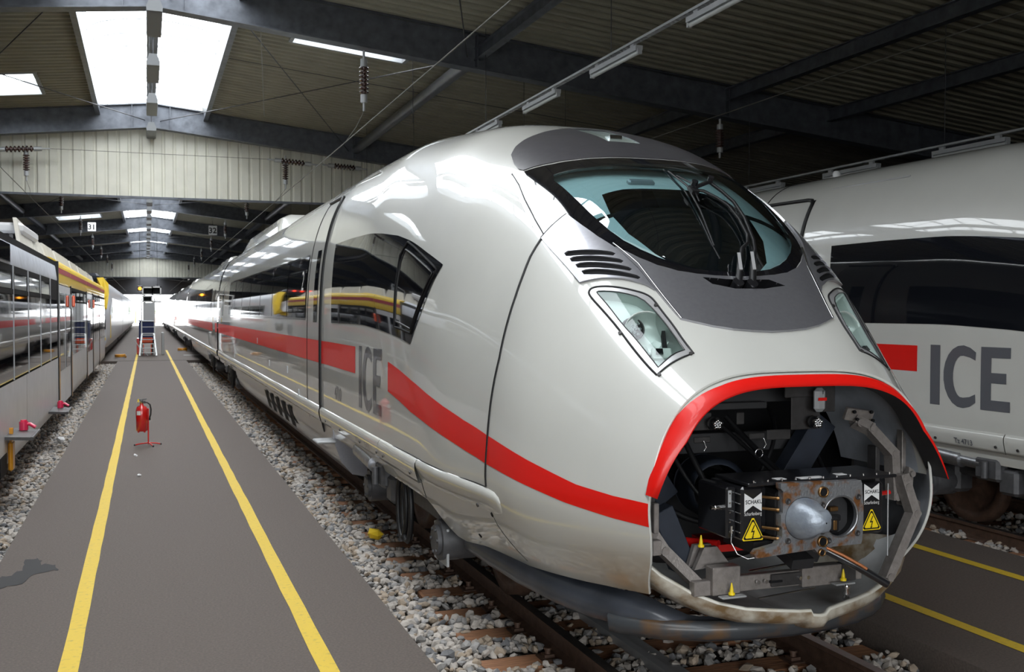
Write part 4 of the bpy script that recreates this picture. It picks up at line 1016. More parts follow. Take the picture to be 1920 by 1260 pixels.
# cross bar over the lower door
bx('cross_bar', [(X(.0, 4.82, .672), (.92, .05, .085)), (X(.17, 4.80, .68), (.26, .07, .11)), (X(-.43, 4.82, .70), (.17, .08, .15)), (X(-.54, 4.84, .66), (.14, .06, .08))], M['arm'])
bx('cross_bar_slide', [(X(-.05, 4.785, .675), (.20, .012, .07)), (X(.36, 4.81, .68), (.10, .06, .10))], M['armd'])
bx('slot_plate', [(X(-.12, 4.782, .67), (.08, .01, .014), 0, 0, 0, .001)], M['blackm'])
b = MB()
for dx in (-.24, -.19, .03, .08): b.cyl(X(dx, 4.78, .678), X(dx, 4.765, .678), .011, 8)
b.cyl(X(-.28, 4.80, .735), X(.10, 4.85, .748), .006, 6); b.cyl(X(-.26, 4.74, .60), X(.12, 4.76, .618), .006, 6); b.build('guide_rod', M['chrome'], car, kind='stuff')
b = MB(); b.prism([X(-.56, 4.9, .74), X(-.50, 4.9, .86), X(-.42, 4.9, .86), X(-.34, 4.9, .76)], (0, .03, 0)); b.prism([X(-.56, 4.97, .74), X(-.52, 4.97, .86), X(-.42, 4.97, .86), X(-.34, 4.97, .76)], (0, .03, 0)); b.build('gusset', M['arm'], car)
for dx, y, z in ((-.52, 4.90, .865), (-.425, 4.74, .635), (.275, 4.72, .655)):
    b = MB(); b.lathe([(0, .018), (.012, .018), (.014, .011), (.03, .010), (.065, .003)], X(dx, y, z), (0, 0, 1), 8); o = b.build('grease_point', M['yellow'], car)
bx('mount_foot', [(X(-.42, 4.74, .625), (.15, .05, .010)), (X(.275, 4.72, .64), (.13, .05, .010))], M['fitting'])
b = MB(); b.lathe([(0, .012), (-.02, .022), (-.03, .012), (-.05, .024), (-.06, .012), (-.085, .022), (-.09, .01)], X(.28, 4.70, .64), (0, 0, 1), 10); b.build('spring_bolt', M['chrome'], car)
# lower nose door: bowl with rolled cream edge
LR = [(-.862, 4.95, .86), (-.845, 4.94, .815), (-.76, 4.90, .735), (-.60, 4.85, .637), (-.488, 4.78, .594), (-.357, 4.70, .569), (-.20, 4.65, .560), (-.078, 4.62, .553), (-.01, 4.615, .551), (.0, 4.612, .528), (.05, 4.61, .520), (.08, 4.61, .523), (.11, 4.615, .548), (.20, 4.64, .556), (.297, 4.66, .566), (.45, 4.72, .572), (.59, 4.80, .582), (.70, 4.85, .618), (.79, 4.88, .675), (.845, 4.91, .75), (.885, 4.93, .831), (.905, 4.95, .90)]
def dens(L_, n=3):
    out = []
    for i in range(len(L_)-1):
        for j in range(n): t = j/n; out.append(tuple(L_[i][k]*(1-t)+L_[i+1][k]*t for k in range(3)))
    out.append(L_[-1]); return out
LR2 = dens(LR)
def ringoff(kx, dy, dz, zf=None, L_=LR2): return [X(x*kx, y+dy, (z+dz) if zf is None else zf(x, z)) for x, y, z in L_]
b = MB(); b.loft([ringoff(.985, .03, -.022), ringoff(.985, .02, .0), ringoff(1., .0, .0), ringoff(1.008, -.006, -.006), ringoff(1.01, -.004, -.014)]); b.build('lower_door_edge', M['lipm'], car)
b = MB(); b.loft([ringoff(1.01, -.004, -.014), ringoff(1.018, .0, -.050), ringoff(1.01, .02, -.078), ringoff(.99, .09, -.105), ringoff(.94, .30, -.13), ringoff(.80, .7, -.15)]); b.build('lower_door_skin', M['lipo'], car)
fl = lambda k, zb_: (lambda x, z: zb_+(z-.55)*k)
b = MB(); b.loft([ringoff(.985, .03, -.022), ringoff(.97, .06, 0, fl(.9, .500)), ringoff(.95, .20, 0, fl(.8, .470)), ringoff(.93, .6, 0, fl(.75, .47)), ringoff(.90, 1.1, 0, fl(.7, .54))]); b.build('lower_door_inside', M['bowl'], car)
# lamps, brackets and clutter in the bay
def spot(dx, z):
    b = MB(); b.lathe([(.05, .03), (.03, .034), (0, .036), (-.004, .032)], X(dx, 5.02, z), (0, -1, 0), 20); b.lathe([(.0, .04), (.012, .04)], X(dx, 5.02, z), (0, -1, 0), 20)
    o = b.build('spot_lamp', M['black'], car); b = MB()
    for i in range(5):
        a = 2*math.pi*i/5+.3; b.lathe([(.040, .016), (.056, .012), (.060, .002)], X(dx+.021*math.cos(a), 5.02, z+.021*math.sin(a)), (0, -1, 0), 8)
    b.lathe([(.040, .010), (.060, .004)], X(dx, 5.02, z), (0, -1, 0), 8); b.build('lamp_lens', M['chrome'], o, kind='stuff')
spot(-.376, 1.523); spot(.287, 1.508)
bx('lamp_bracket', [(X(-.43, 5.07, 1.53), (.14, .01, .10)), (X(.27, 5.07, 1.56), (.20, .01, .20)), (X(.39, 5.05, 1.64), (.14, .01, .16)), (X(.27, 5.06, 1.70), (.3, .02, .10))], M['armd'])
o = bx('bay_switch_unit', [(X(.300, 4.98, 1.64), (.075, .05, .14), 0, 0, 0, .02)], M['fitting'])
bx('switch_label', [(X(.302, 4.953, 1.645), (.058, .004, .018), 0, 0, 0, .001)], M['red'], o)
b = MB(); V, Fc = text_mesh('1', .03, True); b.add([X(.297+p[0], 4.952, 1.675+p[1]) for p in V], Fc); b.build('switch_mark', M['blackm'], o)
bx('cable_bracket', [(X(-.43, 5.05, 1.43), (.105, .012, .035)), (X(-.04, 5.1, 1.43), (.10, .012, .035)), (X(.12, 5.12, 1.43), (.16, .012, .06)), (X(-.12, 5.15, 1.53), (.05, .012, .07))], M['armd'])
bx('cross_member', [(X(-.1, 5.3, 1.66), (1.0, .10, .10)), (X(-.15, 5.2, 1.60), (.45, .06, .04)), (X(0, 5.5, 1.35), (1.3, .08, .12))], M['under'])
b = MB()
for dx in (-.43, -.04): b.tube([X(dx, 5.03, 1.425), X(dx+.01, 5.02, 1.39), X(dx-.005, 5.02, 1.37)], .004, 5)
b.tube([X(-.09+.025*math.cos(a), 5.0, 1.345+.025*math.sin(a)) for a in np.linspace(0, 6.0, 12)], .004, 5); b.build('safety_ring', M['chrome'], car, kind='stuff')
b = MB()
for i, (a, m_, c) in enumerate([((-.5, 5.5, 1.6), (-.55, 5.2, 1.25), (-.35, 5.0, 1.0)), ((-.4, 5.5, 1.6), (-.42, 5.2, 1.3), (-.30, 5.0, .98)), ((-.1, 5.5, 1.5), (.0, 5.3, 1.35), (.05, 5.0, 1.2)), ((0, 5.5, 1.5), (.1, 5.3, 1.3), (.08, 5.0, 1.2)), ((.3, 5.5, 1.55), (.25, 5.25, 1.42), (.05, 5.2, 1.2)), ((-.7, 5.6, 1.3), (-.5, 5.3, .86), (-.25, 5.1, .95)), ((.7, 5.6, 1.3), (.66, 5.3, 1.0), (.50, 5.1, 1.05))]):
    a = X(*a); m_ = X(*m_); c = X(*c); P = [a.lerp(m_, t).lerp(m_.lerp(c, t), t) for t in np.linspace(0, 1, 12)]; b.tube(P, .018 if i % 2 else .013, 8)
b.build('bay_hose', M['rubber'], car, kind='stuff')
b = MB(); prof = []
for i in range(10): prof += [(i*.035, .15), (i*.035+.017, .185)]
b.lathe(prof, X(-.20, 5.25, 1.10), (.25, 1, -.05), 24); b.build('coupler_bellows', M['navy'], car)
b = MB(); b.cyl(X(-.50, 5.2, .83), X(-.35, 5.0, .84), .03, 10); b.box(X(-.35, 5.0, .80), X(.1, 5.3, .84)); b.build('red_valve', M['exred'], car)
b = MB(); b.cyl(X(.49, 4.70, 1.13), X(.58, 4.72, 1.13), .014, 10); b.build('red_pin', M['exred'], car)
b = MB(); b.cyl(X(.49, 4.62, 1.20), X(.49, 4.62, .80), .004, 6); b.build('thin_rod', M['fitting'], car)
bx('side_lug', [(X(-.84, 4.83, 1.06), (.03, .05, .16)), (X(-.83, 4.84, .90), (.05, .05, .08)), (X(.86, 4.95, 1.25), (.03, .05, .5))], M['arm'])

# ------------------------------------------------------------------ coupler (part) with its pieces (sub-parts)
b = MB(); b.cyl(X(-.02, 5.9, 1.06), X(-.03, 4.7, 1.08), .10, 20); b.cbox(X(-.03, 4.72, 1.08), (.46, .30, .26), bev=.02); b.cbox(X(-.1, 4.8, .90), (.5, .3, .06))
cp = b.build('coupler', M['under'], car, label='black coupler head with rusty front plate, cone and cup')
YP = 4.50
def pl(poly, holes, y, th, mats, name, parent, sp=.02):
    V = [Vector(p) for p in poly]; E = [(i, (i+1) % len(poly)) for i in range(len(poly))]
    for h in holes: q = len(V); V += [Vector(p) for p in h]; E += [(q+i, q+(i+1) % len(h)) for i in range(len(h))]
    r = delaunay_2d_cdt(V, E, [], 0, 1e-6); vv = np.array([(v.x, v.y) for v in r[0]]); ff = [list(f) for f in r[2]]
    ff = np.array(ff); cen = vv[ff].mean(1); k = inside(cen, poly)
    for h in holes: k &= ~inside(cen, h)
    b = MB(); b.add([X(p[0], y, p[1]) for p in vv], ff[k].tolist()); b.add([X(p[0], y+th, p[1]) for p in vv], ff[k].tolist())
    for L_ in [poly]+list(holes): b.loft([[X(p[0], y, p[1]) for p in L_+L_[:1]], [X(p[0], y+th, p[1]) for p in L_+L_[:1]]], smooth=False)
    return b.build(name, mats, parent)
circ = lambda cx, cz, r, n=40: [(cx+r*math.cos(2*math.pi*i/n), cz+r*math.sin(2*math.pi*i/n)) for i in range(n)]
PLATE = [(-.285, 1.235), (-.285, 1.262), (.215, 1.252), (.222, 1.235), (.225, 1.18), (.232, 1.12), (.232, 1.03), (.225, .93), (.218, .912), (.03, .910), (.0, .885), (-.05, .880), (-.075, .905), (-.43, .885), (-.44, .905), (-.42, .925), (-.305, .945), (-.275, .985), (-.275, 1.03), (-.283, 1.04), (-.283, 1.10), (-.272, 1.11), (-.27, 1.22)]
pl(PLATE, [circ(.087, 1.067, .112), circ(-.146, 1.072, .112)], YP, .045, M['rustplate'], 'face_plate', cp)
b = MB(); b.lathe([(0, .110), (.03, .108)], X(.087, YP+.002, 1.067), (0, 1, 0), 40); b.lathe([(.012, .113), (.0, .112), (.0, .104), (.012, .103)], X(.087, YP-.001, 1.067), (0, 1, 0), 40); b.build('cup_ring', M['steel'], cp)
b = MB(); b.lathe([(.028, .109), (.25, .095), (.30, .001)], X(.087, YP, 1.067), (0, 1, 0), 32); b.build('cup', M['blackm'], cp)
b = MB(); n = 36; rows = []
for d, r, sx, sz in ((0, .110, 0, 0), (.03, .108, .003, 0), (.065, .099, .008, 0), (.095, .085, .016, 0), (.12, .066, .026, 0), (.138, .045, .034, 0), (.144, .004, .036, 0)):
    R_ = []
    for i in range(n+1):
        a = 2*math.pi*i/n; x = r*math.cos(a); z = r*math.sin(a)
        if d > .06: z = max(min(z, .055), -.055) if x > -.02 else z
        R_.append(X(-.146+sx+x, YP-d, 1.072+sz+z))
    rows.append(R_)
b.loft(rows); b.build('cone', M['cone'], cp)
bx('cone_hook', [(X(-.055, YP-.10, 1.06), (.05, .09, .075), 0, 0, 0, .008), (X(.01, YP-.03, 1.07), (.09, .03, .03))], M['blackm'], cp); bx('hook_wear_face', [(X(-.06, YP-.148, 1.06), (.022, .008, .05)), (X(.075, YP+.05, 1.10), (.05, .03, .025))], M['brass'], cp)
b = MB()
for cx, cz, r in ((-.030, 1.205, .028), (-.033, .945, .028), (-.038, .887, .018)): b.lathe([(0, r*.72), (.012, r*.72), (.02, r), (.0, r*1.05)], X(cx, YP, cz), (0, -1, 0), 20)
b.build('air_port', M['brass'], cp, kind='stuff'); b = MB()
for cx, cz, r in ((-.030, 1.205, .020), (-.033, .945, .020), (-.038, .887, .012)): b.cyl(X(cx, YP-.004, cz), X(cx, YP-.014, cz), r, 14)
b.build('air_port_seal', M['blackm'], cp, kind='stuff')
b = MB()
for cx, cz in ((-.242, 1.168), (.195, 1.165), (-.242, .962), (.192, .972), (-.03, 1.135), (-.03, .995), (.01, .945)):
    b.lathe([(0, .016), (.006, .016), (.006, .011), (.003, .010), (.003, .001)], X(cx, YP, cz), (0, -1, 0), 12)
b.build('plate_bolt', M['armd'], cp, kind='stuff')
def electric(x0, x1, z0, z1, y, nm):
    b = MB(); b.cbox(X((x0+x1)/2, y+.17, (z0+z1)/2), (x1-x0, .34, z1-z0), bev=.012); return b.build(nm, M['black'], cp)
e1 = electric(-.455, -.325, .955, 1.235, 4.60, 'electric_box'); e3 = electric(-.33, -.26, .97, 1.225, 4.66, 'electric_box'); e2 = electric(.235, .445, .935, 1.215, 4.60, 'electric_box')
b = MB(); b.cbox(X(-.485, 4.80, 1.095), (.06, .30, .27), bev=.01); b.build('terminal_box', M['black'], cp)
b = MB()
for z in (1.00, 1.05, 1.10, 1.15, 1.20):
    for y in (4.645, 4.80): b.cyl(X(-.50, y-.001 if y < 4.7 else y, z), X(-.50, y-.006 if y < 4.7 else y-.006, z), .005, 6)
    b.cyl(X(-.463, 4.594+.052, z), X(-.463, 4.60, z), .004, 6)
for dx in np.linspace(-.40, .46, 11): b.cyl(X(dx, 4.575, 1.262), X(dx, 4.575, 1.272), .007, 6)
b.build('cover_screw', M['chrome'], cp, kind='stuff')
b = MB(); b.cbox(X(.03, 4.73, 1.252), (.94, .34, .018), bev=.004); b.build('top_cover', M['black'], cp)
bx('top_sticker', [(X(-.02, 4.62, 1.262), (.15, .05, .003), 0, 0, 0, .001), (X(-.20, 4.64, 1.262), (.06, .05, .003), 0, 0, 0, .001), (X(.20, 4.66, 1.262), (.06, .05, .003), 0, 0, 0, .001)], M['white'], cp)
b = MB()
for z in (1.18, 1.12, 1.02, .97): b.cyl(X(-.33, 4.60, z), X(-.285, 4.53, z), .008, 8); b.cyl(X(-.287, 4.532, z), X(-.277, 4.525, z), .011, 8)
for z in (1.13, .955): b.cyl(X(.238, 4.60, z), X(.238, 4.53, z), .007, 8)
b.build('contact_pin', M['brass'], cp, kind='stuff')
bx('label_strip', [(X(-.497, 4.648, 1.17), (.020, .004, .09), 0, 0, 0, .001)], M['fitting'], cp)
# stickers: bow-tie mark with lettering, warning triangles
def sticker(cx, cz, y, w_, parent):
    h = w_*.95
    b = MB(); b.add([X(cx-w_/2, y, cz-h*.5), X(cx, y, cz-h*.17), X(cx+w_/2, y, cz-h*.5), X(cx+w_/2, y, cz+h*.5), X(cx, y, cz+h*.17), X(cx-w_/2, y, cz+h*.5)], [(0, 1, 4, 5), (1, 2, 3, 4)]); o = b.build('maker_mark', M['white'], parent, fix=False)
    V, Fc = text_mesh('SCHAKU', w_*.24, True); mx = max(p[0] for p in V); k = w_*.98/mx
    b = MB(); b.add([X(cx-w_/2+.006+p[0]*k, y-.001, cz-w_*.07+p[1]*k*1.1) for p in V], Fc); b.build('mark_lettering', M['blackm'], parent, fix=False)
    V, Fc = text_mesh('Scharfenberg', w_*.2); mx = max(p[0] for p in V); k = w_/mx
    b = MB(); b.add([X(cx-w_/2+p[0]*k, y, cz-h*.5-.018+p[1]*k*1.3) for p in V], Fc); b.build('mark_lettering', M['white'], parent, fix=False)
def warn(cx, cz, y, w_, parent):
    def tri(k, y_, dz=0): 
        h = w_*.95*k; pts = []
        for a, (px, pz) in enumerate(((-.5*k, -.33*k), (.5*k, -.33*k), (0, .62*k))):
            for q in range(3):
                t = (q-1)*.08; pts.append((px, pz))
        P = [(-.46, -.36), (.46, -.36), (.52, -.28), (.05, .58), (-.05, .58), (-.52, -.28)]
        return [X(cx+px*w_*k, y_, cz+dz+pz*w_*k) for px, pz in P]
    b = MB(); b.add(tri(1, y), [tuple(range(6))]); o = b.build('warning_sign', M['yellow'], parent, fix=False)
    b = MB(); b.add(tri(.88, y-.0008)+tri(.72, y-.0008, -.000), [(i, (i+1) % 6, 6+(i+1) % 6, 6+i) for i in range(6)])
    Z = [(.06, .34), (-.12, -.02), (.02, .00), (-.04, -.26), (-.09, -.22), (-.03, -.34), (.08, -.22), (.02, -.24), (.10, .07), (-.02, .05), (.12, .34)]
    b.add([X(cx+px*w_*.85, y-.0008, cz+pz*w_*.85) for px, pz in Z], [tuple(range(len(Z)))]); b.build('warning_symbol', M['blackm'], parent, fix=False)
sticker(-.390, 1.155, 4.594, .105, cp); sticker(.36, 1.165, 4.594, .10, cp)
warn(-.390, 1.00, 4.594, .125, cp); warn(.36, 1.00, 4.594, .12, cp)
b = MB(); b.tube([X(-.07, 4.60, .925), X(.02, 4.52, .885), X(.17, 4.46, .80), X(.325, 4.42, .705)], .021, 12); b.build('uncoupling_pole', M['black'], cp)
b = MB(); b.tube([X(.0, 4.505, .908), X(.08, 4.47, .868), X(.17, 4.440, .815), X(.20, 4.43, .795)], .009, 8); b.build('pole_worn_edge', M['copper'], cp)
b = MB(); P = [X(-.49, 4.64, 1.00), X(-.505, 4.62, .95), X(-.48, 4.6, .89), X(-.43, 4.58, .865), X(-.38, 4.56, .875)]; b.tube(P, .0035, 5); b.cyl(X(-.49, 4.64, 1.03), X(-.49, 4.64, .99), .01, 8); b.build('safety_wire', M['chrome'], cp)
b = MB(); b.cyl(X(-.58, 4.7, 1.12), X(-.52, 4.7, 1.12), .012, 8); b.lathe([(i*.006, .012+.005*(i % 2)) for i in range(10)], X(-.56, 4.7, 1.12), (1, 0, 0), 8); b.build('spring', M['chrome'], cp)
bx('support_leg', [(X(.12, 4.95, .84), (.16, .3, .10), 0, .2, .3), (X(.02, 4.85, .80), (.14, .25, .06), 0, .3)], M['under'], cp)

# ------------------------------------------------------------------ plough / lower deflector
PLN = [(-1.22, 7.0), (-1.20, 6.6), (-1.15, 6.1), (-1.08, 5.7), (-.99, 5.4), (-.87, 5.17), (-.70, 5.0), (-.50, 4.90), (-.25, 4.84), (0, 4.82)]
PLN = PLN + [(-x, y) for x, y in PLN[::-1][1:]]
PLN = [(a[0]*(1-t)+c[0]*t, a[1]*(1-t)+c[1]*t) for a, c in zip(PLN[:-1], PLN[1:]) for t in (0, .33, .66)]+[PLN[-1]]
def prow(k, dy, z, lift=0): return [X(x*k, y+dy, z+max(0, (y-5.2))*lift-(.11 if z > .45 else 0)*min(1, max(0, (.80-abs(x))/.25))) for x, y in PLN]
b = MB(); b.loft([prow(.93, .10, .56, .02), prow(1.0, .0, .53, .02), prow(1.015, -.02, .46, .02), prow(1.0, .0, .395, .03), prow(.96, .06, .365, .03), prow(.90, .14, .35, .03)])
b.build('plough', M['plow'], car, label='blue-grey plough panel under the nose')
FRT = [(x, y) for x, y in PLN if abs(x) < .93]
def frow(k, dy, z): return [X(x*k, y+dy, z) for x, y in FRT]
b = MB(); b.loft([frow(1., .0, .455), frow(1.03, -.04, .445), frow(1.03, -.05, .40), frow(1.0, -.01, .345), frow(.95, .08, .33)]); b.build('plough_front', M['plowr'], car, label='rust-stained front strip of the plough')
# underframe mass and fairing, bogies
b = MB(); b.box(X(-1.1, 11.0, .45), X(1.1, 29.5, 1.0)); b.box(X(-.75, 5.95, .5), X(.75, 11.0, 1.0)); b.build('underframe', M['under'], car)
def fairing(y0, y1, parent, z0=.30, name='underfloor_fairing'):
    b = MB(); pr = [(1.44, .87), (1.42, .70), (1.34, .48), (1.22, .34), (1.05, .30)]
    for sd in (-1, 1):
        b.loft([[X(sd*h, y, z) for h, z in pr] for y in (y0, y1)])
        for y in (y0, y1): b.add([X(sd*h, y, z) for h, z in pr]+[X(sd*1.05, y, .87)], [tuple(range(6))])
    return b.build(name, M['silver'], parent)
fairing(11.3, 18.0, car); fairing(18.05, 24.4, car)
b = MB()
for i in range(5):
    y = 14.75+i*.75
    b.add([X(-1.445, y, .80), X(-1.445, y+.45, .80), X(-1.385, y+.25, .52), X(-1.385, y-.2, .52)], [(0, 1, 2, 3)])
b.build('fairing_vent', M['blackm'], car, kind='stuff')
def bogie(yc, parent, front=True):
    for sd in (-1, 1):
        b = MB(); x = sd*1.02
        b.cbox(X(x, yc, .62), (.16, 3.0, .18), bev=.03); b.cbox(X(x, yc, .52), (.2, 1.0, .2), bev=.03)
        for dy in (-1.25, 1.25):
            b.cbox(X(x, yc+dy, .50), (.22, .34, .30), bev=.04); b.cyl(X(x+sd*.05, yc+dy, .46), X(x+sd*.32, yc+dy, .46), .15, 20); b.cyl(X(x+sd*.32, yc+dy, .46), X(x+sd*.35, yc+dy, .46), .11, 20)
            for k in range(6): b.cyl(X(x+sd*.35, yc+dy+.09*math.cos(k), .46+.09*math.sin(k)), X(x+sd*.36, yc+dy+.09*math.cos(k), .46+.09*math.sin(k)), .012, 6)
        b.build('bogie_frame', M['bogie'], parent)
        for dy in (-1.25, 1.25):
            b = MB(); xr = sd*.7525; b.lathe([(-.07, .10), (-.07, .40), (-.04, .46), (.0, .445), (.065, .44), (.065, .36), (.03, .33), (.03, .14), (.07, .12), (.07, .01)], X(xr, yc+dy, .455), (sd, 0, 0), 36); b.build('wheel', M['rail'], parent)
        # yaw damper along the side, hoses
        b = MB(); b.cyl(X(sd*1.38, yc+1.5, .78), X(sd*1.38, yc+.75, .74), .075, 20); b.cyl(X(sd*1.38, yc+.75, .74), X(sd*1.38, yc+.5, .73), .055, 16); b.build('yaw_damper', M['steel'], parent)
        b = MB(); b.cbox(X(sd*1.36, yc+.42, .70), (.14, .30, .22), bev=.03); b.cbox(X(sd*1.30, yc+.22, .60), (.16, .22, .24), bev=.03); b.cyl(X(sd*1.46, yc+.40, .77), X(sd*1.46, yc+.40, .62), .03, 10); b.build('damper_bracket', M['bogie'], parent); MB().cbox(X(sd*1.36, yc+1.6, .82), (.12, .12, .2), bev=.02).build('damper_mount', M['bogie'], parent)
        b = MB()
        for q in (0, .16):
            b.tube([X(sd*1.38, yc-.28-q+.15*math.sin(a), .55-.27*math.cos(a)) for a in np.linspace(-2.9, 2.9, 16)], .022, 8)
        b.build('air_hose', M['rubber'], parent)
    b = MB(); b.cyl(X(-.75, yc-1.25, .455), X(.75, yc-1.25, .455), .09, 14); b.cyl(X(-.75, yc+1.25, .455), X(.75, yc+1.25, .455), .09, 14); b.cbox(X(0, yc, .6), (2.0, .5, .3)); b.build('axle', M['under'], parent)
bogie(8.55, car); bogie(26.4, car)
b = MB(); b.cbox(X(-1.30, 7.35, .42), (.02, .35, .28), bev=.003); b.cbox(X(-1.2, 7.5, .38), (.16, .02, .25), bev=.003); b.build('guard_plate', M['fitting'], car)
b = MB(); b.cbox(X(-1.52, 11.35, .72), (.22, .30, .03), bev=.01); b.cbox(X(1.52, 11.35, .72), (.22, .30, .03), bev=.01); b.build('foot_step', M['fitting'], car)

# ------------------------------------------------------------------ passenger body shared by all cars: part of a car between y0 and y1
def pass_shell(parent, y0, y1, nm='passenger_body'):
    n = 161; s_ = np.linspace(.074, 1.926, n); P = P0(np.full(n, 13.0), s_); N = NRM(np.full(n, 12.9), s_)
    rows = []
    for y in (y0, y1): Q = P.copy(); Q[:, 1] = y; rows.append([Vector(p) for p in Q])
    b = MB(); b.loft(rows); b.build(nm, M['paint'], parent, fix=False)
def sidequad(parent, name, m, y0, y1, z0, z1, off=.004, right=False, n=6, **kw):
    zz = np.linspace(z0, z1, n); s_ = np.array([z2s(12.9, z, right) for z in zz]); P = S(np.full(n, 12.9), s_, off); rows = []
    for y in (y0, y1): Q = P.copy(); Q[:, 1] = y; rows.append([Vector(p) for p in Q])
    b = MB(); b.loft(rows); return b.build(name, m, parent, fix=False, **kw)
def windows(parent, y0, n, w_=1.80, g=.06, z0=2.04, z1=2.87):
    """one black band with n separate panes on each side"""
    for R in (False, True):
        bd = sidequad(parent, 'window_band', M['black'], y0, y0+n*(w_+g), z0, z1, .003, R)
        for i in range(n): sidequad(parent, 'window_pane', M['darkglass'], y0+g/2+i*(w_+g), y0+g/2+i*(w_+g)+w_, z0+.03, z1-.03, .009, R)
def doorset(parent, y, w_=1.25):
    for R in (False, True):
        for q in (y, y+w_): sidequad(parent, 'door_gap', M['rubber'], q-.012, q+.012, 1.06, 3.1, .002, R)
        sidequad(parent, 'door_window', M['darkglass'], y+w_*.42, y+w_*.66, 2.04, 2.80, .005, R)
        sidequad(parent, 'door_button', M['yp'], y+w_*.75, y+w_*.85, 1.86, 1.98, .006, R)
pass_shell(car, 12.985, 29.95)
windows(car, 13.12, 7)
doorset(car, 27.6)
for R in (False, True):
    sidequad(car, 'red_stripe', M['red'], 12.99, 27.59, 1.553, 1.811, .002, R); sidequad(car, 'red_stripe', M['red'], 27.61, 28.84, 1.553, 1.811, .002, R); sidequad(car, 'red_stripe', M['red'], 28.86, 29.95, 1.553, 1.811, .002, R)
V, Fc = text_mesh('2', .36); b = MB(); 
P = [Sv(12.9, z2s(12.9, 2.42+p[1]), .016) for p in V]; b.add([(p.x, 13.55-V[i][0]*1.3, p.z) for i, p in enumerate(P)], Fc); b.build('class_number', M['white'], car, fix=False)
b = MB()
for y, z in ((13.75, 1.07), (14.9, 1.32), (24.3, 1.15), (19.1, 1.62), (17.2, 1.3)):
    b.cbox(Vector((XC-1.470, y, z)), (.012, .05, .10), bev=.002)
b.build('body_marking', M['fitting'], car, kind='stuff')
def roof_pod(parent, y0, y1, w_=.85, z1=4.13):
    b = MB(); rows = []
    for t, h in ((0, 0.02), (.035, .55), (.08, .9), (.13, 1), (.87, 1), (.92, .9), (.965, .55), (1, .02)):
        y = y0+(y1-y0)*t; rows.append([X(w_*x*(1 if h > .5 else .9), y, 3.72+(z1-3.72)*h*q) for x, q in ((-1.15, -.6), (-1, .35), (-.9, .8), (-.7, 1), (.7, 1), (.9, .8), (1, .35), (1.15, -.6))])
    b.loft(rows); b.build('roof_pod', M['paint'], parent)
roof_pod(car, 20.2, 29.0)
b = MB(); b.cbox(X(-1.08, 11.05, 3.585), (.03, 1.3, .02), bev=.005); b.build('rain_rail', M['silverl'], car)
b = MB(); b.lathe([(0, .05), (.06, .05), (.09, .03), (.095, .001)], X(-.35, 12.6, 3.86), (0, 0, 1), 16); b.build('antenna', M['white'], car)
# ------------------------------------------------------------------ following cars
def mid_car(y0, lab, grp=None):
    c = thing('train_car', lab, 'train', (XC, y0, 0), grp); L_ = 24.2
    b = MB(); n = 81; s_ = np.linspace(.074, 1.926, n); P = S(np.full(n, 12.9), s_, -.07); rows = []
    for y in (y0-.55, y0+.02): Q = P.copy(); Q[:, 1] = y; rows.append([Vector(p) for p in Q])
    b.loft(rows); b.build('gangway_bellows', M['rubber'], c, fix=False)
    pass_shell(c, y0, y0+L_); doorset(c, y0+.9); windows(c, y0+3.0, 5); windows(c, y0+13.0, 4); doorset(c, y0+L_-2.3)
    for R in (False, True):
        sidequad(c, 'red_stripe', M['red'], y0, y0+.88, 1.553, 1.811, .002, R); sidequad(c, 'red_stripe', M['red'], y0+2.17, y0+L_-2.32, 1.553, 1.811, .002, R)
    o = sill('sill_strip', y0, y0+L_, M['paint'], c)
    fairing(y0+5.6, y0+18.6, c); bogie(y0+3.4, c); bogie(y0+20.8, c)
    b = MB(); b.box(X(-1.1, y0, .5), X(1.1, y0+L_, 1.0)); b.build('underframe', M['under'], c)
    roof_pod(c, y0+4, y0+10, .8, 4.0)
    return c
m0 = mid_car(30.5, 'second car of the front white train, directly behind the leading car', None)
ORD = ['third', 'fourth', 'fifth', 'sixth']
for k in range(4):
    c = copy_tree(m0); c.location = (XC, 30.5+24.75*(k+1), 0); c['label'] = ORD[k]+' car of the front white train, counted back from its open nose'
# second train on the next track: same kind, shifted
r2 = copy_tree(car, skip=('number_text',)); r2.location = (XC+5.34, 4.7-1.56, 0); r2['label'] = 'leading car of the second white train, at the right edge with large grey letters'
o = side_text('Tz 4713', 9.30, .915, .07, off=.042, parent=car, name='number_text'); o.parent = r2
o = side_text('30,72m', 9.80, .925, .055, off=.042, parent=car, name='number_text'); o.parent = r2
c = copy_tree(m0); c.location = (XC+5.34, 30.5-1.56, 0); c['label'] = 'second car of the right-hand white train, mostly hidden behind the front train'
# ================================================================== LEFT RAILCAR
XS = -1.5; XO = -2.9                    # near side, track centre
rc = thing('railcar', 'silver-grey railcar on the left with tall glass sides, yellow roof edge and red stripe', 'railcar', (XO, 6, 0))
def both(fn):
    for sd in (1, -1): fn(sd, lambda d: XO+sd*(XS-XO+d))
def rbox(name, m, y0, y1, z0, z1, d0, d1, parent=rc, **kw):
    """box on both flanks; d = distance out of the side plane"""
    for sd in (-1, 1):
        xa, xb = sorted((XO+sd*(1.4+d0), XO+sd*(1.4+d1))); o = MB().box((xa, y0, z0), (xb, y1, z1)).build(name, m, parent, **kw)
    return o
YR0, YR1 = 5.5, 41.8
b = MB(); b.box((XO-1.36, YR0, .5), (XO+1.36, YR1, 3.05)); b.build('inner_body', M['blackm'], rc)
for sd in (1, -1):
    pr = [(1.28, .34), (1.38, .40), (1.40, .55), (1.40, 1.32)]
    for y0, y1 in ((YR0, 9.9), (9.92, 14.9), (14.92, 20.0), (23.5, 29.3), (33.0, 36.95), (37.1, YR1)): MB().loft([[(XO+sd*h, y, z) for h, z in pr] for y in (y0, y1)]).build('lower_panel', M['trgrey'], rc)
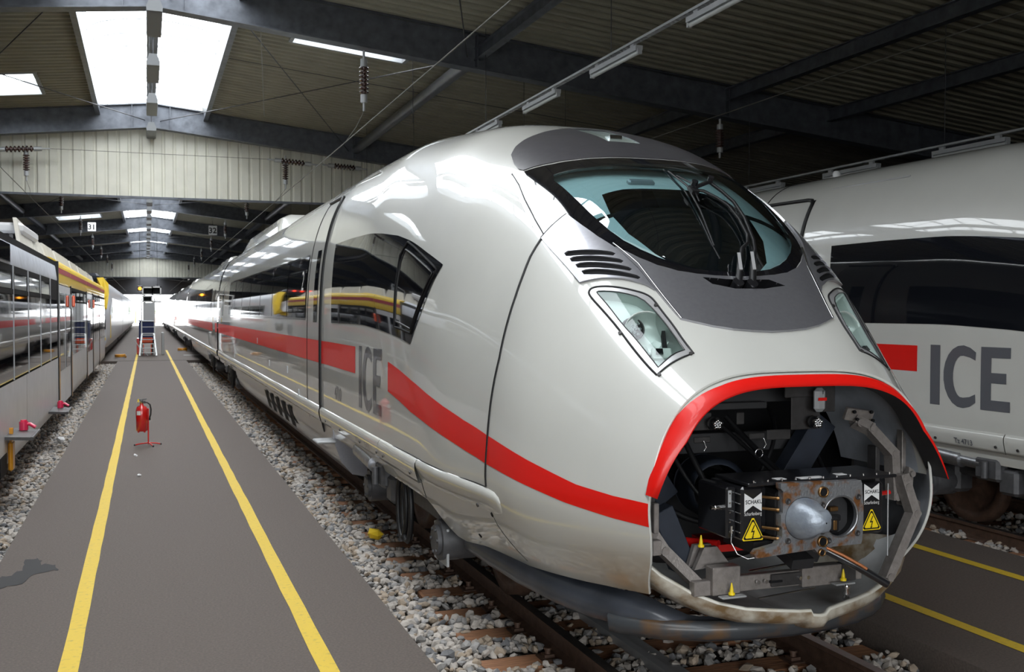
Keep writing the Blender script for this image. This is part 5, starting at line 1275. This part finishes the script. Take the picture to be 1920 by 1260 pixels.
def cornice(name, y0, y1, m, zz=((1.39, 2.68), (1.40, 2.72), (1.37, 2.95), (1.29, 3.08), (1.18, 3.15), (.7, 3.22), (0, 3.25))):
    b = MB()
    for sd in (1, -1): b.loft([[(XO+sd*h, y, z) for h, z in zz] for y in (y0, y1)])
    for y in (y0, y1): b.add([(XO+h, y, z) for h, z in zz]+[(XO-h, y, z) for h, z in zz[::-1]], [tuple(range(2*len(zz)))])
    return b.build(name, m, rc)
cornice('roof_edge', 13.35, 19.95, M['cornice']); cornice('roof_edge', YR0, 13.33, M['cornice'])
YC = ((1.385, 2.66), (1.395, 2.70), (1.395, 2.98), (1.36, 3.07), (1.29, 3.12)); cornice('yellow_roof_edge', 20.15, 23.4, M['yp'], YC+((1.15, 3.15), (.7, 3.2), (0, 3.22)))
for y0, y1 in ((23.45, 29.35), (29.4, 32.75), (32.8, 37.0), (37.05, YR1)): cornice('yellow_roof_edge', y0, y1, M['yp'], YC+((1.15, 3.15), (.7, 3.2), (0, 3.22)))
for sd in (1, -1):
    for y0, y1 in ((20.15, 23.4), (23.45, 29.35), (29.4, 32.75), (32.8, 37.0), (37.05, YR1)): MB().loft([[(XO+sd*h, y, z) for h, z in ((1.402, 2.85), (1.400, 2.95))] for y in (y0, y1)]).build('red_stripe', M['maroon'], rc, fix=False)
rbox('side_display', M['blackg'], YR0+1, 13.2, 2.72, 2.93, .0, .012)
# glass with pillars; small upper vent windows
px = [7.05, 8.67, 10.29, 11.91, 13.53, 15.17, 16.86, 18.52, 20.02]
rbox('window_band', M['blackm'], YR0, 20.0, 1.33, 2.70, -.03, -.005)
for a, c in zip(px[:-1], px[1:]):
    rbox('window_pane', M['darkglass'], a+.05, c-.05, 1.35, 2.35, -.004, .004)
    if c < 20: 
        o = rbox('vent_window', M['darkglass'], a+.06, c-.28, 2.42, 2.61, -.004, .010)
        rbox('vent_frame', M['blackm'], a+.04, c-.05, 2.355, 2.415, -.004, .010, o)
for y in px[:-1]: rbox('pillar', M['pillar'], y-.018, y+.018, 1.33, 2.70, -.004, .010)
# doors and windows in the yellow-edged half
rbox('body_end_seal', M['rubber'], 20.0, 20.14, .36, 3.05, -.05, .015); rbox('yellow_door_edge', M['orangey'], 20.15, 20.36, .36, 1.32, -.02, .012)
for y0, y1 in ((20.4, 23.35), (29.5, 32.7)):
    for k in range(2):
        a = y0+(y1-y0)*k/2; c = a+(y1-y0)/2-.03
        d_ = rbox('door', M['trgrey'], a, c, .40, 2.64, -.05, -.005); rbox('door_glass', M['darkglass'], a+.12, c-.12, 1.05, 2.50, -.005, .003, d_)
for y in (23.42, 29.42, 32.78, 37.02): rbox('door_seal', M['rubber'], y-.05, y+.05, .36, 2.68, -.02, .012); rbox('yellow_door_edge', M['orangey'], y+.05, y+.17, .36, 1.30, -.02, .012)
for y0, y1, n in ((23.6, 29.3, 4), (33.0, 36.9, 3), (37.15, 41.6, 3)):
    rbox('window_band', M['blackm'], y0, y1, 1.20, 2.66, -.03, -.004); w_ = (y1-y0)/n
    for i in range(n):
        rbox('window_pane', M['darkglass'], y0+w_*i+.05, y0+w_*(i+1)-.05, 1.22, 2.34, -.004, .004); rbox('vent_window', M['darkglass'], y0+w_*i+.07, y0+w_*(i+1)-.3, 2.38, 2.58, -.004, .010)
for y in (23.3, 31.93):
    b = MB(); b.cbox((XS+.06, y, 2.36), (.06, .12, .24), bev=.02); b.build('orange_side_lamp', M['orange'], rc)
    b = MB(); b.cbox((XS+.01, y, 2.36), (.04, .10, .30)); b.build('lamp_bracket', M['black'], rc)
# roof equipment
def rfair(y0, y1, z1a, z1b):
    b = MB(); xa = XO+1.18; b.prism([(xa, y0, 3.12), (xa, y1, 3.12), (xa-.10, y1-.05, z1b), (xa-.10, y0+.4, z1a)], (-.05, 0, 0)); return b.build('roof_fairing', M['cream'], rc)
rfair(16.5, 18.6, 3.55, 3.50); rfair(18.7, 20.3, 3.48, 3.40); rfair(20.4, 22.9, 3.42, 3.42); rfair(23.0, 27.4, 3.42, 3.42); rfair(27.5, 30.5, 3.42, 3.42); rfair(30.6, 34.6, 3.42, 3.40); rfair(34.7, 38.6, 3.42, 3.38); rfair(38.7, 41.4, 3.40, 3.15)
b = MB(); b.box((XO+1.02, 24.8, 3.18), (XO+1.10, 25.6, 3.36)); b.box((XO+1.02, 35.6, 3.18), (XO+1.10, 36.6, 3.36)); b.build('fairing_grille', M['blackm'], rc)
b = MB(); b.cbox((XO+.92, 18.1, 3.40), (.5, 2.3, .16), bev=.04); b.box((XO+.75, 17.2, 3.2), (XO+1.0, 19, 3.34)); b.build('roof_unit', M['white'], rc)
b = MB(); y = 23.6
for q in ((.12, 3.2, .16, 3.78), (.72, 3.2, .76, 3.78), (.12, 3.74, .76, 3.78), (.12, 3.50, .76, 3.53)): b.box((XO+q[0], y, q[1]), (XO+q[2], y+.05, q[3]))
for i in range(6): b.box((XO+.2+.09*i, y+.02, 3.55), (XO+.25+.09*i, y+.04, 3.66))
b.build('roof_frame', M['fitting'], rc)
b = MB(); b.box((XO-1.1, 17, 3.2), (XO+.95, 41, 3.32)); b.build('roof_deck', M['under'], rc)
# foot plates with pink-red valves, orange bracket
for y, z in ((13.05, .72), (18.5, .50)):
    b = MB(); b.prism([(XS-.02, y-.45, z), (XS-.02, y+.5, z), (XS+.27, y+.42, z-.02), (XS+.27, y-.40, z-.02)], (0, 0, .035)); b.cyl((XS+.27, y-.42, z), (XS+.27, y+.44, z), .022, 8); o = b.build('foot_plate', M['armd'], rc)
    b = MB(); b.cyl((XS+.12, y+.28, z+.03), (XS+.12, y+.28, z+.13), .05, 14); b.tube([(XS+.12, y+.28, z+.09), (XS+.19, y+.26, z+.10), (XS+.25, y+.26, z+.06)], .022, 8); b.cyl((XS+.12, y+.28, z+.13), (XS+.12, y+.28, z+.15), .035, 12); b.build('red_valve', M['pink'], o)
b = MB(); b.cbox((XS+.03, 12.95, .50), (.05, .22, .34), bev=.02); b.cbox((XS+.03, 12.95, .74), (.04, .05, .16)); b.build('orange_bracket', M['orangey'], rc)
rbox('black_side_gap', M['blackm'], 12.2, 12.75, .34, .56, -.02, .006)
b = MB(); b.box((XO-1.1, YR0, .2), (XO+1.1, YR1, .6)); b.build('underframe', M['under'], rc)
for yc in (9, 22, 38):
    for sd in (-1, 1):
        for dy in (-.95, .95):
            b = MB(); b.lathe([(-.06, .1), (-.06, .38), (-.03, .42), (.05, .40), (.05, .1)], (XO+sd*.7525, yc+dy, .42), (sd, 0, 0), 24); b.build('wheel', M['rail'], rc)
# ------------------------------------------------------------------ second left train with the yellow nose edge
def far_train(y0, lab, nose, grp=None, Y1=24.5):
    t = thing('train_car' if not nose else 'multiple_unit', lab, 'train', (XO, y0, 0), grp); XH = 1.42
    pr = [(1.28, .62), (1.40, .9), (XH, 1.3), (1.42, 2.5), (1.36, 3.1), (1.15, 3.5), (.7, 3.66), (0, 3.70)]
    P = pr+[(-h, z) for h, z in pr[::-1][1:]]; b = MB()
    ys = y0+(2.2 if nose else 0); b.loft([[(XO+h, y, z) for h, z in P] for y in (ys, y0+Y1)]); b.add([(XO+h, y0+Y1, z) for h, z in P], [tuple(range(len(P)))])
    b.build('body', M['trgrey'], t)
    for sd in (1, -1):
        b = MB(); x = XO+sd*1.425; b.box((min(x, x-.01*sd), ys+.9, 1.75), (max(x, x+.004*sd), y0+Y1-.4, 2.75)); b.build('window_band', M['black'], t)
        for i in range(10):
            ya = ys+1.0+i*2.1; b = MB(); b.box((min(x, x+.012*sd), ya, 1.8), (max(x, x+.012*sd), ya+1.9, 2.7)); b.build('window_pane', M['darkglass'], t)
    b = MB(); b.box((XO-1.1, y0+1.2, .2), (XO+1.1, y0+Y1, .9)); b.build('underframe', M['under'], t)
    if nose:
        b = MB(); rows = []
        for d, k, zt in ((0, .90, .62), (.35, .97, .75), (1.1, 1.0, .93), (2.2, 1.0, 1.0)):
            rows.append([(XO+h*k, y0+d, .62+(z-.62)*zt) for h, z in P])
        b.loft(rows); b.add(rows[0], [tuple(range(len(P)))]); b.build('nose', M['trgrey'], t)
        b = MB(); b.prism([(XO+1.30, y0+.15, 2.25), (XO+1.38, y0+.5, 2.9), (XO+1.35, y0+.95, 3.35), (XO+1.15, y0+.75, 3.62), (XO+.9, y0+.5, 3.6), (XO+1.05, y0+.2, 3.3), (XO+1.08, y0-.06, 2.6), (XO+.95, y0-.1, 2.42), (XO+.6, y0-.1, 2.40), (XO+.6, y0-.1, 2.22)], (0, -.06, 0)); b.build('yellow_nose_edge', M['yp'], t)
        b = MB(); b.loft([[(XO+x, y0+.02 if abs(x) < 1 else y0+.1, 2.35) for x in np.linspace(-1.15, 1.1, 7)], [(XO+x*.85, y0+.9, 3.42) for x in np.linspace(-1.15, 1.1, 7)]]); b.build('windscreen', M['darkglass'], t)
        for sd in (1, -1):
            b = MB(); b.cbox((XO+sd*1.08, y0-.02, 1.60), (.34, .08, .46), bev=.04); o = b.build('lamp_box', M['blackm'], t)
            b = MB(); b.lathe([(0, .12), (.02, .11), (.03, .02)], (XO+sd*1.08, y0-.06, 1.72), (0, -1, 0), 16); b.lathe([(0, .07), (.02, .06)], (XO+sd*1.08, y0-.06, 1.47), (0, -1, 0), 12); b.build('headlamp', M['lens'], o)
            b = MB(); b.box((XO+sd*1.40-.03, y0+1.0, 1.0), (XO+sd*1.40+.03, y0+1.08, 2.0)); b.build('yellow_handrail', M['yp'], t)
        b = MB(); b.cbox((XO+.1, y0+1.1, 3.62), (1.8, 1.1, .36), bev=.12); b.build('roof_dome', M['navy'], t)
        b = MB()
        for dx in (-.5, -.2, .15, .5): b.cyl((XO+dx, y0+.53, 3.72), (XO+dx, y0+.50, 3.72), .07, 10)
        b.build('red_marker_lamp', M['redl'], t)
        b = MB(); b.cbox((XO+1.0, y0-.05, .98), (.5, .1, .14), bev=.03); b.build('yellow_step', M['yp'], t)
    return t
far_train(46.9, 'second train on the left track with a yellow nose edge, facing the grey railcar', True)
t0 = far_train(71.9, 'silver car behind the yellow-edged train on the left, nearest of that row', False)
for k, q in ((1, 'middle'), (2, 'farthest')):
    c = copy_tree(t0); c.location = (XO, 71.9+25*k, 0); c['label'] = 'silver car behind the yellow-edged train on the left, '+q+' of that row'

# ================================================================== WALKWAY OBJECTS
ex = thing('fire_extinguisher', 'red fire extinguisher hanging on a slim tripod stand in the middle of the left walkway', 'fire extinguisher', (0, 17.4, 0))
ey = 17.4; exx = -.088
b = MB(); b.lathe([(.235, .001), (.236, .07), (.25, .088), (.58, .090), (.625, .075), (.65, .03), (.68, .028)], (exx, ey, 0), (0, 0, 1), 28)
for a in range(4): b.cyl((exx+.065*math.cos(a*1.57+.7), ey+.065*math.sin(a*1.57+.7), .22), (exx+.065*math.cos(a*1.57+.7), ey+.065*math.sin(a*1.57+.7), .245), .014, 6)
b.build('cylinder', M['exred'], ex)
b = MB(); b.cyl((exx, ey, .655), (exx, ey, .70), .026, 12); o = b.build('valve', M['brass'], ex)
b = MB(); b.bar((exx-.04, ey, .735), (exx+.075, ey, .75), .03, .018); b.bar((exx-.01, ey, .70), (exx+.06, ey, .715), .026, .014); b.cbox((exx, ey, .715), (.045, .04, .05), bev=.008); b.build('squeeze_handle', M['black'], ex)
b = MB(); b.lathe([(0, .03), (.02, .028)], (exx-.045, ey-.03, .70), (0, -1, 0), 12); b.cbox((exx-.05, ey, .725), (.02, .02, .05)); b.build('yellow_tag', M['yellow'], ex)
b = MB(); P = [(exx+.03, ey, .69), (exx+.08, ey, .695), (exx+.125, ey, .66), (exx+.14, ey, .58), (exx+.135, ey, .50), (exx+.12, ey, .45)]; b.tube(P, .012, 8); b.cyl(P[-1], (exx+.118, ey, .41), .016, 8); b.build('hose', M['rubber'], ex)
b = MB(); rows = [[(exx+.0915*math.cos(a), ey+.0915*math.sin(a), z) for a in np.linspace(-2.5, -1.75, 8)] for z in (.50, .565)]; b.loft(rows); b.build('label_sticker', M['white'], ex)
b = MB(); b.cyl((.01, ey+.02, .02), (.01, ey+.02, .60), .012, 8); b.bar((.01, ey+.02, .58), (exx, ey+.08, .58), .02, .03); b.build('stand_pole', M['exred'], ex)
b = MB()
for dx, dy in ((-.21, .03), (.19, .06), (.07, -.22)): b.tube([(.01, ey+.02, .045), (.01+dx*.6, ey+.02+dy*.6, .03), (.01+dx, ey+.02+dy, .012)], .011, 8)
b.build('stand_foot', M['exred'], ex)
b = MB()
for dx, dy in ((-.21, .03), (.19, .06), (.07, -.22)): b.cyl((.01+dx*.93, ey+.02+dy*.93, .013), (.01+dx*1.05, ey+.02+dy*1.05, .013), .014, 8)
b.build('foot_cap', M['rubber'], ex)

st = thing('work_platform', 'tall white mobile work steps with guard rails standing far down the walkway', 'steps', (.05, 52.2, 0))
for sd in (-1, 1):
    b = MB(); b.bar((.05+sd*.38, 52.1, .02), (.05+sd*.27, 53.0, 1.08), .07, .05); b.build('stringer', M['alu'], st)
for i in range(5):
    t = (i+.6)/5; b = MB(); w_ = .36-.09*t; b.cbox((.05, 52.1+.9*t, .05+1.03*t), (2*w_, .2, .035)); b.build('step', M['alu'], st)
b = MB(); b.box((-.22, 53.0, 1.66), (.34, 54.2, 1.70)); b.build('platform_deck', M['alu'], st)
for x in (-.24, .36):
    for y in (53.0, 54.2):
        b = MB(); b.box((x-.025, y-.025, .05), (x+.025, y+.025, 2.8)); b.build('post', M['alu'], st)
b = MB(); b.box((-.17, 53.0, 1.72), (.33, 53.04, 2.58)); b.build('kick_panel', M['fitting'], st)
b = MB(); b.box((-.24, 52.98, 1.06), (.36, 53.02, 1.10)); b.box((-.24, 52.98, 1.38), (.36, 53.02, 1.41)); b.build('guard_rail', M['alu'], st)
def frame_box(nm, x0, x1, z0, z1, y, t=.06):
    b = MB(); b.box((x0, y, z0), (x1, y+.3, z0+t)); b.box((x0, y, z1-t), (x1, y+.3, z1)); b.box((x0, y, z0), (x0+t, y+.3, z1)); b.box((x1-t, y, z0), (x1, y+.3, z1)); o = b.build(nm, M['white'], st); b = MB(); b.box((x0+t, y+.2, z0+t), (x1-t, y+.24, z1-t)); b.build('dark_front', M['blackm'], o); return o
frame_box('upper_cabinet', -.20, .30, 2.95, 3.35, 53.0); frame_box('upper_cabinet', .24, .68, 2.95, 3.37, 53.0); frame_box('lower_cabinet', -.20, .28, 2.60, 2.93, 53.0)
b = MB(); b.box((.25, 53.0, 2.58), (.68, 53.3, 2.68)); b.build('side_shelf', M['white'], st)
b = MB(); b.cbox((-.38, 52.4, .48), (.03, .03, .9), ry=-.5); b.tube([(-.40, 52.3, .55), (-.15, 52.2, .25), (.05, 52.05, .03)], .012, 6); b.build('loose_strap', M['fitting'], st)
bl = thing('storage_bin', 'blue plastic bin behind the white work steps', 'bin', (-.05, 55, 0))
b = MB(); b.cbox((0.0, 55, 1.15), (.75, .8, 1.0), bev=.06); b.cbox((0, 55, 1.68), (.80, .85, .08), bev=.03); b.build('bin_body', M['blue'], bl)
b = MB(); b.cbox((0, 55, .58), (.7, .7, .16), bev=.02); b.box((-.3, 54.75, .0), (-.2, 55.25, .5)); b.box((.2, 54.75, 0), (.3, 55.25, .5)); b.build('bin_stand', M['black'], bl)
b = MB(); b.cbox((.02, 54.1, .72), (.5, .3, .26), bev=.03); b.box((-.18, 54.0, 0), (-.14, 54.2, .6)); b.box((.18, 54.0, 0), (.22, 54.2, .6)); b.build('tool_crate', M['orange'], None, label='orange crate in the shadow under the white work steps', cat='crate')
b = MB(); b.cbox((-.42, 54.4, .42), (.12, .5, .8), bev=.02); b.build('red_case', M['exred'], None, label='dark red case at the left foot of the work steps', cat='case')
b = MB(); b.cbox((.75, 54.5, .55), (.12, .9, 1.1), bev=.02); b.build('grey_cabinet', M['fitting'], None, label='narrow grey cabinet at the right of the work steps', cat='cabinet')
for x, y, lab in ((-1.15, 50.5, 'small orange wedge on the floor beside the yellow-edged train'), (1.8, 58, 'yellow hose bundle on the floor beside the front train, past the steps')):
    b = MB(); b.tube([(x+.22*math.cos(a), y+.5*math.sin(a), .05+.01*a) for a in np.linspace(0, 12, 40)], .04, 6); b.build('hose_coil', M['orangey'], None, label=lab.replace('wedge', 'coil'), cat='hose')
for x, lab in ((-.40, 'lit amber warning lamp left of the work steps, high above the walkway'), (.66, 'lit amber warning lamp right of centre above the work steps')):
    t = thing('warning_lamp', lab, 'lamp', (x, 70, 3.6)); b = MB(); b.lathe([(0, .10), (.05, .10), (.09, .06), (.10, .001)], (x, 70, 3.62), (0, -1, 0), 16); b.build('amber_lens', M['amber'], t)
    b = MB(); b.cbox((x, 70.1, 3.62), (.3, .16, .36), bev=.02); b.cyl((x, 70.1, 3.8), (x, 70.1, deck(x)), .012, 6); b.build('lamp_housing', M['black'], t)
# ------------------------------------------------------------------ things at the end
for o in list(bpy.data.objects):
    if o.type == 'MESH' and o.users == 0: bpy.data.objects.remove(o)
print('objects', len(bpy.data.objects), 'tris', sum(len(o.data.polygons) for o in bpy.data.objects if o.type == 'MESH'))
